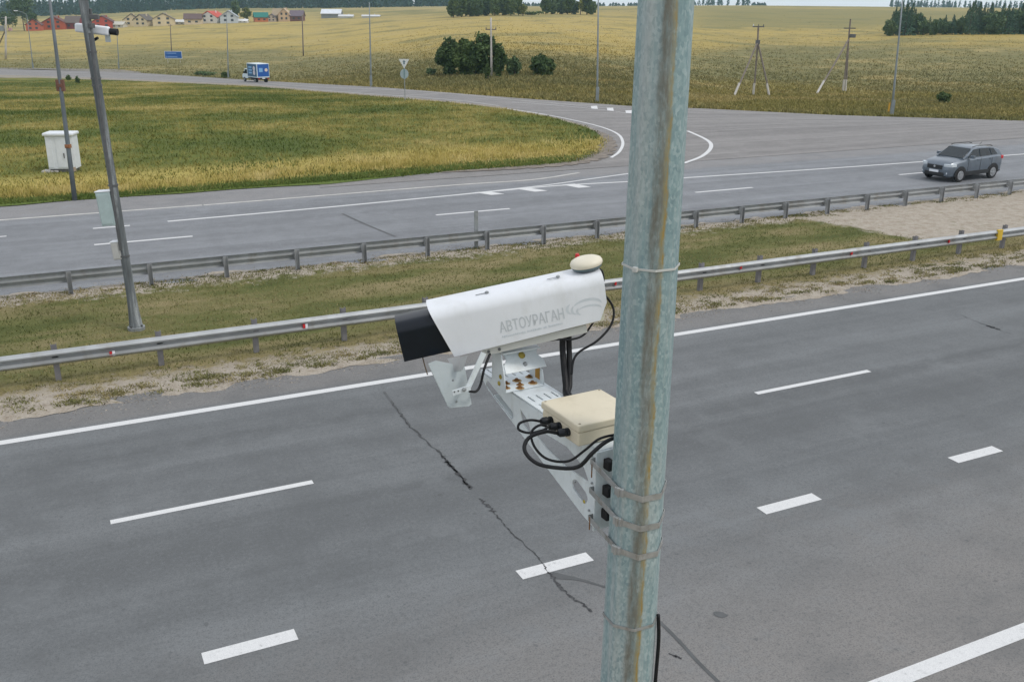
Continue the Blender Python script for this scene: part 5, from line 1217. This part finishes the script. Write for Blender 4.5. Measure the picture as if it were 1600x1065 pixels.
M_YTREE = leafm('tree_leaves_yellow', (.08, .10, .02), (.15, .17, .035), (.24, .24, .06), .35, 2)
M_SPR = leafm('spruce_needles', (.034, .082, .056), (.065, .125, .080), (.105, .165, .095), .5, 2)
M_BARK = pmat('bark', (.09, .07, .055), .9, var=.3, scale=4)
def quads_mesh(name, C, S, mat, parent, flat=None):
    N = len(C); u_ = RNG.normal(size=(N, 3)); u_ /= np.linalg.norm(u_, axis=1, keepdims=True); w_ = RNG.normal(size=(N, 3)); v_ = np.cross(u_, w_); v_ /= np.linalg.norm(v_, axis=1, keepdims=True)
    u_ *= S[:, None]; v_ *= S[:, None] * .6; V = np.stack([C - u_, C - v_ * 1, C + u_, C + v_], 1).reshape(-1, 3)
    me = bpy.data.meshes.new(name); me.vertices.add(N * 4); me.vertices.foreach_set('co', V.ravel().astype(np.float32)); me.loops.add(N * 4); me.loops.foreach_set('vertex_index', np.arange(N * 4, dtype=np.int32))
    me.polygons.add(N); me.polygons.foreach_set('loop_start', np.arange(0, N * 4, 4, dtype=np.int32)); me.polygons.foreach_set('loop_total', np.full(N, 4, np.int32)); me.update(); me.materials.append(mat)
    return link(bpy.data.objects.new(name, me), parent)
def crown_pts(n, K, rx, ry, z0, z1, shape='round'):
    cs = []
    while len(cs) < K:
        p = RNG.uniform(-1, 1, 3); l_ = np.linalg.norm(p)
        if l_ > 1 or l_ < .35: continue
        cs.append(p)
    cs = np.array(cs); rad = RNG.uniform(.20, .42, K); pick = RNG.integers(0, K, n); d_ = RNG.normal(size=(n, 3)); d_ /= np.linalg.norm(d_, axis=1, keepdims=True)
    q_ = cs[pick] * .78 + d_ * (rad[pick] * RNG.uniform(.6, 1.05, n))[:, None]
    if shape == 'bush': q_[:, 2] = np.where(q_[:, 2] < -.55, -.55 - RNG.random(n) * .42, q_[:, 2]); wz = 1
    return np.stack([q_[:, 0] * rx, q_[:, 1] * ry, (z0 + z1) / 2 + q_[:, 2] * (z1 - z0) / 2], 1)
def tree(name, loc, h, wid, mat, label, cat='tree', group=None, n=1500, K=26, leaf=.35, trunk=.28, bush=False, depth=None):
    e_ = empty(name, loc); tag(e_, label, cat, group); ry = (depth or wid) / 2
    z0 = 0 if bush else h * (.02 if group else .14)
    quads_mesh('foliage' if bush else 'crown', crown_pts(n, K, wid / 2, ry, z0, h, 'bush' if bush else 'round'), RNG.uniform(.6, 1.3, n) * leaf, mat, e_)
    mb = MB(); mb.tube([(0, 0, -.3), (.05, 0, h * .3), (0, .08, h * .75)], [trunk, trunk * .7, trunk * .25], 7)
    for k in range(5):
        a = k * 1.3 + RNG.random(); z_ = h * (.15 if bush else .32) + k * h * .07; mb.tube([(0, 0, z_), (math.cos(a) * wid * .2, math.sin(a) * ry * .4, z_ + h * .13), (math.cos(a) * wid * .36, math.sin(a) * ry * .7, z_ + h * .22)], [trunk * .4, trunk * .25, trunk * .08], 5)
    mb.build('trunk', M_BARK, e_); return e_
def bush_px(name, x, yb, wpx, hpx, mat, label, n=2600, leaf=.14, cat='bush', group=None, K=30, bush=True, back=0.):
    b_ = T(x, yb); b_ = b_ + f0 * (wpx * mpp(b_) * .3 + back); b_[2] = float(hgt(b_[0], b_[1])) - .05
    return tree(name, b_, hpx * mpp(b_), wpx * mpp(b_), mat, label, cat, group, n=n, K=K, leaf=leaf, bush=bush, trunk=.10)
bush_px('willow_bush', 702, 117, 50, 54, M_BUSH2, 'big dark round bush, left one of the large clump', 4200, .24)
bush_px('willow_bush', 728, 118, 50, 54, M_BUSH, 'fresh green bush in the middle of the large clump', 4200, .24, back=.5)
bush_px('willow_bush', 757, 117, 56, 58, M_BUSH2, 'tallest dark bush directly behind the pale utility pole', 4800, .24, back=1)
bush_px('young_tree', 748, 112, 20, 66, M_BUSH, 'thin young tree poking above the large bush clump', 500, .13, cat='tree', K=10, bush=False, back=2)
bush_px('willow_bush', 781, 120, 22, 42, M_BUSH, 'narrow green bush at the right end of the large clump', 2200, .20)
bush_px('willow_bush', 762, 124, 10, 26, M_BUSH, 'small slim bush at the foot of the pale utility pole', 800, .10)
bush_px('willow_bush', 804, 118, 24, 31, M_LTREE, 'pale green bush between the large clump and the lone bush', 2200, .20)
bush_px('willow_bush', 847, 118, 40, 36, M_BUSH2, 'lone dark round bush right of the large clump', 3600, .21)
bush_px('weed_bush', 673, 118, 18, 12, M_LTREE, 'low pale bush at the left foot of the large clump', 900, .12)
bush_px('weed_bush', 1477, 161, 24, 18, M_BUSH, 'small dark bush alone in the field at right', 1400, .12)
bush_px('weed_bush', 1486, 52, 12, 9, M_LTREE, 'tiny green bush in front of the spruce wood', 500, .3)
bush_px('weed_bush', 1559, 54, 12, 10, M_BUSH2, 'tiny dark bush in front of the right part of the wood', 500, .3)
bush_px('weed_bush', 350, 122, 16, 9, M_BUSH, 'low dark bush beside the lamp post left of the truck', 700, .2)
bush_px('weed_bush', 318, 118, 34, 6, M_LTREE, 'low wide weedy bush left of the truck', 900, .2)
bush_px('weed_bush', 121, 131, 8, 12, M_BUSH2, 'small dark shrub in the verge between the two left poles', 400, .12)
bush_px('weed_bush', 106, 126, 9, 9, M_BUSH2, 'tiny dark shrub right beside the slim pole with the brown box', 300, .12)

# leaf protos for repeated trees
def far_tree(x, yb, wpx, hpx, mat, label, group=None, d=None, n=900, leaf=None, cat='tree', name='broadleaf_tree', K=22):
    b_ = T(x, yb); m_ = mpp(b_); return tree(name, b_ - np.array([0, 0, .3]), hpx * m_, wpx * m_, mat, label, cat, group, n=n, K=K, leaf=leaf or 1.6 * m_, trunk=.3)
far_tree(38, 48, 44, 72, M_LTREE, 'tall broad tree at the far left beside the red houses', n=2600, K=40)
far_tree(14, 49, 34, 34, M_BUSH2, 'dark low tree at the left edge below the tall tree', n=1200)
far_tree(55, 48, 18, 28, M_BUSH2, 'dark low tree tucked against the first red house', n=900)
far_tree(369, 34, 18, 34, M_LTREE, 'dark tall tree between the grey roof and the yellow-green tree', n=900)
far_tree(385, 34, 18, 22, M_YTREE, 'yellow-green round tree right of the grey-roofed house', n=800)
def terrain_at(x, d):
    u_ = (x - 800) / 1592.; p = f0 * d + R0 * u_ * d; return np.array([p[0], p[1], float(hgt(p[0], p[1]))])
WG = 'trees of the wood on the right'
# copse behind the field in the centre
CG = 'trees of the copse behind the bushes'
random.seed(3)
protoA = tree('broadleaf_tree', (0, 0, 0), 8.5, 6.5, M_LTREE, 'dense green tree in the copse above the big bushes', 'tree', CG, n=1900, K=34, leaf=.55)
protoB = tree('broadleaf_tree', (0, 0, 0), 9.5, 6.0, M_BUSH, 'darker green tree in the copse above the big bushes', 'tree', CG, n=1900, K=34, leaf=.55)
first = {0: True, 1: True}
for i, (x_, d_, k, s_) in enumerate([(703, 480, 1, 1.0), (716, 482, 1, 1.05), (729, 486, 0, 1.1), (742, 480, 0, 1.0), (756, 484, 0, 1.1), (768, 480, 1, .9), (781, 486, 0, 1.15), (793, 482, 1, 1.1), (805, 488, 1, .9), (722, 500, 1, 1.25), (748, 505, 0, 1.25), (772, 503, 1, 1.2), (790, 505, 0, 1.15), (710, 500, 0, 1.2)]):
    pr = protoB if k else protoA
    o = pr if first[k] else copy_tree(pr); first[k] = False
    o.location = terrain_at(x_, d_) - np.array([0, 0, .4]); o.rotation_euler = (0, 0, random.uniform(0, 6.28)); o.scale = (s_, s_, s_ * random.uniform(.92, 1.1))
for i, (x_, d_, k, s_) in enumerate([(848, 520, 1, 1.0), (858, 522, 0, 1.05), (870, 525, 0, 1.2), (882, 521, 1, 1.0), (893, 524, 0, .9), (912, 520, 1, 1.1), (919, 526, 0, .9)]):
    o = copy_tree(protoB if k else protoA); o['label'] = 'tree in the small grove just left of the thick galvanised pole'; o['group'] = 'trees of the small grove beside the thick pole'
    o.location = terrain_at(x_, d_) - np.array([0, 0, .4]); o.rotation_euler = (0, 0, random.uniform(0, 6.28)); o.scale = (s_, s_, s_)
p = terrain_at(902, 519); tree('broadleaf_tree', p, 7.5, 3.4, M_YTREE, 'slim yellow-green tree in the grove left of the thick pole', n=700, K=16, leaf=.5)
p = terrain_at(812, 478); tree('broadleaf_tree', p, 5.0, 4.4, M_YTREE, 'small yellow-green tree between the copse and the grove', n=600, K=14, leaf=.5)
p = terrain_at(826, 500); tree('hedge', p, 1.8, 13, M_BUSH, 'low green hedge joining the copse and the grove', 'hedge', n=500, K=16, leaf=.5, bush=True, depth=3)
# the spruce wood at right
def spruce(name, h, wid, label, n=900):
    e_ = empty(name); tag(e_, label, 'tree', WG); t = RNG.random(n)**.75; z_ = h * (.04 + .96 * t); rmax = wid / 2 * (1 - t)**.85 * (1 + .30 * np.sin(t * 34)) + .05
    a = RNG.uniform(0, 6.283, n); rr2 = rmax * np.sqrt(RNG.uniform(.35, 1.05, n)); C = np.stack([np.cos(a) * rr2, np.sin(a) * rr2, z_ - .15 * rr2], 1)
    quads_mesh('crown', C, RNG.uniform(.5, 1.1, n) * (.16 + .26 * (1 - t)), M_SPR, e_); mb = MB(); mb.tube([(0, 0, -.3), (0, 0, h * .95)], [.2, .03], 6); mb.build('trunk', M_BARK, e_); return e_
sp = spruce('spruce_tree', 9.5, 4.0, 'dark pointed spruce in the wood at the right picture edge')
bl = tree('broadleaf_tree', (0, 0, 0), 7.0, 6.0, M_LTREE, 'round broadleaf tree in the wood at the right picture edge', 'tree', WG, n=1600, K=32, leaf=.42)
fs1, fs2 = True, True
for row, (d_, x0_, x1_, step) in enumerate([(336, 1388, 1740, 8), (346, 1392, 1745, 9), (360, 1396, 1750, 9)]):
    x_ = x0_
    while x_ < x1_:
        xx = x_ + random.uniform(-2, 2); edge = xx < 1436; mid = 1436 <= xx < 1500
        is_sp = (random.random() < (.85 if edge else .25 if mid else .62))
        if is_sp: o = sp if fs1 else copy_tree(sp); fs1 = False
        else: o = bl if fs2 else copy_tree(bl); fs2 = False
        o.location = terrain_at(xx, d_ + random.uniform(-3, 3)) - np.array([0, 0, .3]); o.rotation_euler = (0, 0, random.uniform(0, 6.28))
        hs = (.95 if edge else .66 if mid else .98) * random.uniform(.8, 1.15) * (1.0 if is_sp else .95); 
        if not edge and not mid and not is_sp: hs *= 1.05
        o.scale = (hs * random.uniform(.9, 1.15),) * 2 + (hs,)
        x_ += step * (1.0 if edge or not mid else 1.1)
# far wood on the horizon: one mass
Cs = []; Ss = []
random.seed(11)
for i in range(1500):
    u_ = random.uniform(-.58, -.03) if i < 1150 else random.uniform(-.03, .60)
    far = i >= 1150
    d_ = random.uniform(1050, 1180) if not far else random.uniform(1500, 1750)
    p = f0 * d_ + R0 * u_ * d_; z_ = float(hgt(p[0], p[1])); 
    x_ = 800 + u_ * 1592
    if far and 1190 < x_ < 1385: continue
    hgt_ = (14.5 if not far else (4.5 if x_ < 1060 else 13 if x_ < 1170 else 4 if x_ < 1380 else 10)) * random.uniform(.75, 1.2)
    m_ = 52; t = RNG.random(m_)**.8; a = RNG.uniform(0, 6.283, m_); rm = 3.4 * (1 - t * .8) * RNG.random(m_)
    Cs.append(np.stack([p[0] + np.cos(a) * rm, p[1] + np.sin(a) * rm, z_ + hgt_ * t], 1)); Ss.append(RNG.uniform(1.1, 2.3, m_) * (1.1 - .6 * t))
fw = quads_mesh('distant_wood', np.concatenate(Cs), np.concatenate(Ss), leafm('distant_leaves', (.016, .050, .045), (.026, .066, .056), (.045, .09, .068), .02, .15), None); fw['kind'] = 'stuff'

# ------------------------------------------------------------------ VILLAGE
def house(xc, yb, wpx, hpx, wall, roof, label, gable=True, rz=0., name='house', win=2, depth=None, door=False):
    b_ = T(xc, yb); m_ = mpp(b_); W_, Hh = wpx * m_, hpx * m_; D_ = depth or W_ * .9
    e_ = empty(name, b_, rzc + rz); tag(e_, label, 'house' if name == 'house' else name.replace('_', ' '))
    hw = Hh * .52; mw = pmat('wall_%s' % '_'.join('%d' % (c * 99) for c in wall), wall, .85, var=.08, scale=.5); mr_ = pmat('roof_%s' % '_'.join('%d' % (c * 99) for c in roof), roof, .7, var=.08, scale=.5)
    mb = MB()
    if gable: mb.prism([(-W_ / 2, -1), (W_ / 2, -1), (W_ / 2, hw), (0, Hh * .95), (-W_ / 2, hw)], 0, D_, M=Matrix(((1, 0, 0, 0), (0, 0, 1, -D_ / 2), (0, 1, 0, 0), (0, 0, 0, 1))))
    else: mb.prism([(-D_ / 2, -1), (D_ / 2, -1), (D_ / 2, hw), (0, Hh * .95), (-D_ / 2, hw)], -W_ / 2, W_ / 2, M=Matrix(((0, 0, 1, 0), (1, 0, 0, 0), (0, 1, 0, 0), (0, 0, 0, 1))))
    mb.build('wall', mw, e_)
    t_ = .3; mb = MB(); a_, l_ = (W_ / 2, D_) if gable else (D_ / 2, W_)
    poly = [(-a_ - .5, hw - .5 * (Hh - hw) / a_), (0, Hh), (a_ + .5, hw - .5 * (Hh - hw) / a_), (a_ + .5, hw - .5 * (Hh - hw) / a_ + t_), (0, Hh + t_), (-a_ - .5, hw - .5 * (Hh - hw) / a_ + t_)]
    if gable: mb.prism(poly, -l_ / 2 - .4, l_ / 2 + .4, M=Matrix(((1, 0, 0, 0), (0, 0, 1, 0), (0, 1, 0, 0), (0, 0, 0, 1))))
    else: mb.prism(poly, -l_ / 2 - .4, l_ / 2 + .4, M=Matrix(((0, 0, 1, 0), (1, 0, 0, 0), (0, 1, 0, 0), (0, 0, 0, 1))))
    rf = mb.build('roof', mr_, e_); mb = MB(); mb.box((W_ * .15 if gable else W_ * .2, D_ * .1, Hh * .95), (.6, .6, 1.6)); mb.build('chimney', mw, rf)
    yf = -D_ / 2 - .05; wm = pmat('house_window', (.05, .06, .075), .2, var=.2)
    for k in range(win):
        x_ = (k + .5) / win * W_ * .8 - W_ * .4
        for z_ in ((hw * .5,) if not gable else (hw * .45, hw * 1.12)):
            if z_ > hw and abs(x_) > W_ * .28: x_ *= .6
            mb = MB(); mb.box((x_, yf, z_), (min(1.5, W_ * .16), .1, min(1.5, hw * .34))); mb.build('window', wm, e_)
    return e_
RB, CRM, BRN = (.42, .085, .035), (.62, .52, .34), (.10, .07, .06)
house(55, 48, 22, 17, (.45, .11, .06), (.13, .05, .05), 'small red brick house with dark red roof, leftmost of the red ones', rz=R(15))
house(88, 46, 34, 19, RB, (.14, .05, .045), 'wide red brick house with orange gable and dark roof', rz=R(12))
house(117, 45, 22, 18, (.20, .03, .04), (.13, .10, .09), 'dark crimson house partly behind the leaning pole', gable=False)
house(163, 44, 30, 18, (.42, .07, .05), (.11, .04, .04), 'red brick house just right of the leaning pole', rz=R(12))
house(186, 43, 20, 8, (.55, .53, .48), (.5, .48, .42), 'low pale shed between the red and the cream houses', gable=False, name='shed')
house(207, 41, 24, 18, CRM, BRN, 'cream house with dark brown roof, left of the twin pair', rz=R(18))
house(226, 41, 24, 17, (.64, .55, .38), (.12, .10, .085), 'cream house with olive brown roof, right of the twin pair', rz=R(-14))
house(257, 40, 32, 18, CRM, (.17, .14, .11), 'cream house with tall gable standing alone', rz=R(16))
house(283, 38, 18, 6, (.62, .62, .60), (.60, .60, .58), 'low white shed right of the lone cream house', gable=False, name='shed')
house(303, 38, 26, 15, (.60, .50, .36), (.12, .075, .07), 'cream house with wide dark brown roof beside the red-roofed house', gable=False, rz=R(12))
house(333, 36, 30, 17, (.72, .70, .66), (.50, .075, .05), 'white house with bright red roof', rz=R(-15))
house(359, 36, 26, 18, (.50, .54, .58), (.36, .40, .44), 'pale grey-blue house with grey roof', rz=R(10))
house(380, 35.5, 15, 4.5, (.74, .74, .74), (.70, .70, .70), 'low white shed right of the grey-roofed house', gable=False, name='shed', depth=3)
house(408, 34, 21, 13, (.48, .15, .06), (.01, .16, .13), 'orange brick house with dark green roof', gable=False, rz=R(20))
house(425, 34, 14, 11, (.44, .36, .30), (.10, .09, .13), 'small tan house with dark purple roof', rz=R(8))
house(437, 33.5, 18, 18, (.30, .23, .15), (.34, .27, .18), 'brown brick house attached left of the tan gabled house', gable=False)
house(446, 33.5, 18, 19, (.56, .40, .26), (.50, .38, .25), 'tall tan brick house with four dark windows in its gable')
house(465, 33, 20, 15, (.16, .07, .06), (.14, .11, .14), 'dark maroon house at the right end of the village', gable=False)
house(519, 28, 30, 12, (.22, .24, .26), (.66, .70, .76), 'big white-roofed barn standing alone in the field', gable=False, name='barn', win=0, depth=9)
house(541, 28, 22, 4, (.60, .62, .62), (.60, .62, .64), 'long low pale shed right of the barn', gable=False, name='shed', win=0, depth=4)
house(580, 27.5, 27, 3.2, (.58, .60, .60), (.58, .60, .62), 'lowest long pale shed farther right of the barn', gable=False, name='shed', win=0, depth=4)

# ------------------------------------------------------------------ HAZE
zmin = float(gz.min()) - 1.0
mb = MB(); mb.box((0, 0, (zmin + 42) / 2), (4300, 4300, 42 - zmin))
hz = mb.build('haze'); hz['kind'] = 'stuff'
hm = bpy.data.materials.new('haze'); hm.use_nodes = True; hn = hm.node_tree; hn.nodes.clear()
ho = hn.nodes.new('ShaderNodeOutputMaterial'); hv = hn.nodes.new('ShaderNodeVolumePrincipled')
hv.inputs['Color'].default_value = (.55, .80, .95, 1); hv.inputs['Density'].default_value = .00015; hv.inputs['Anisotropy'].default_value = .1
hn.links.new(hv.outputs[0], ho.inputs['Volume']); hz.data.materials.append(hm)
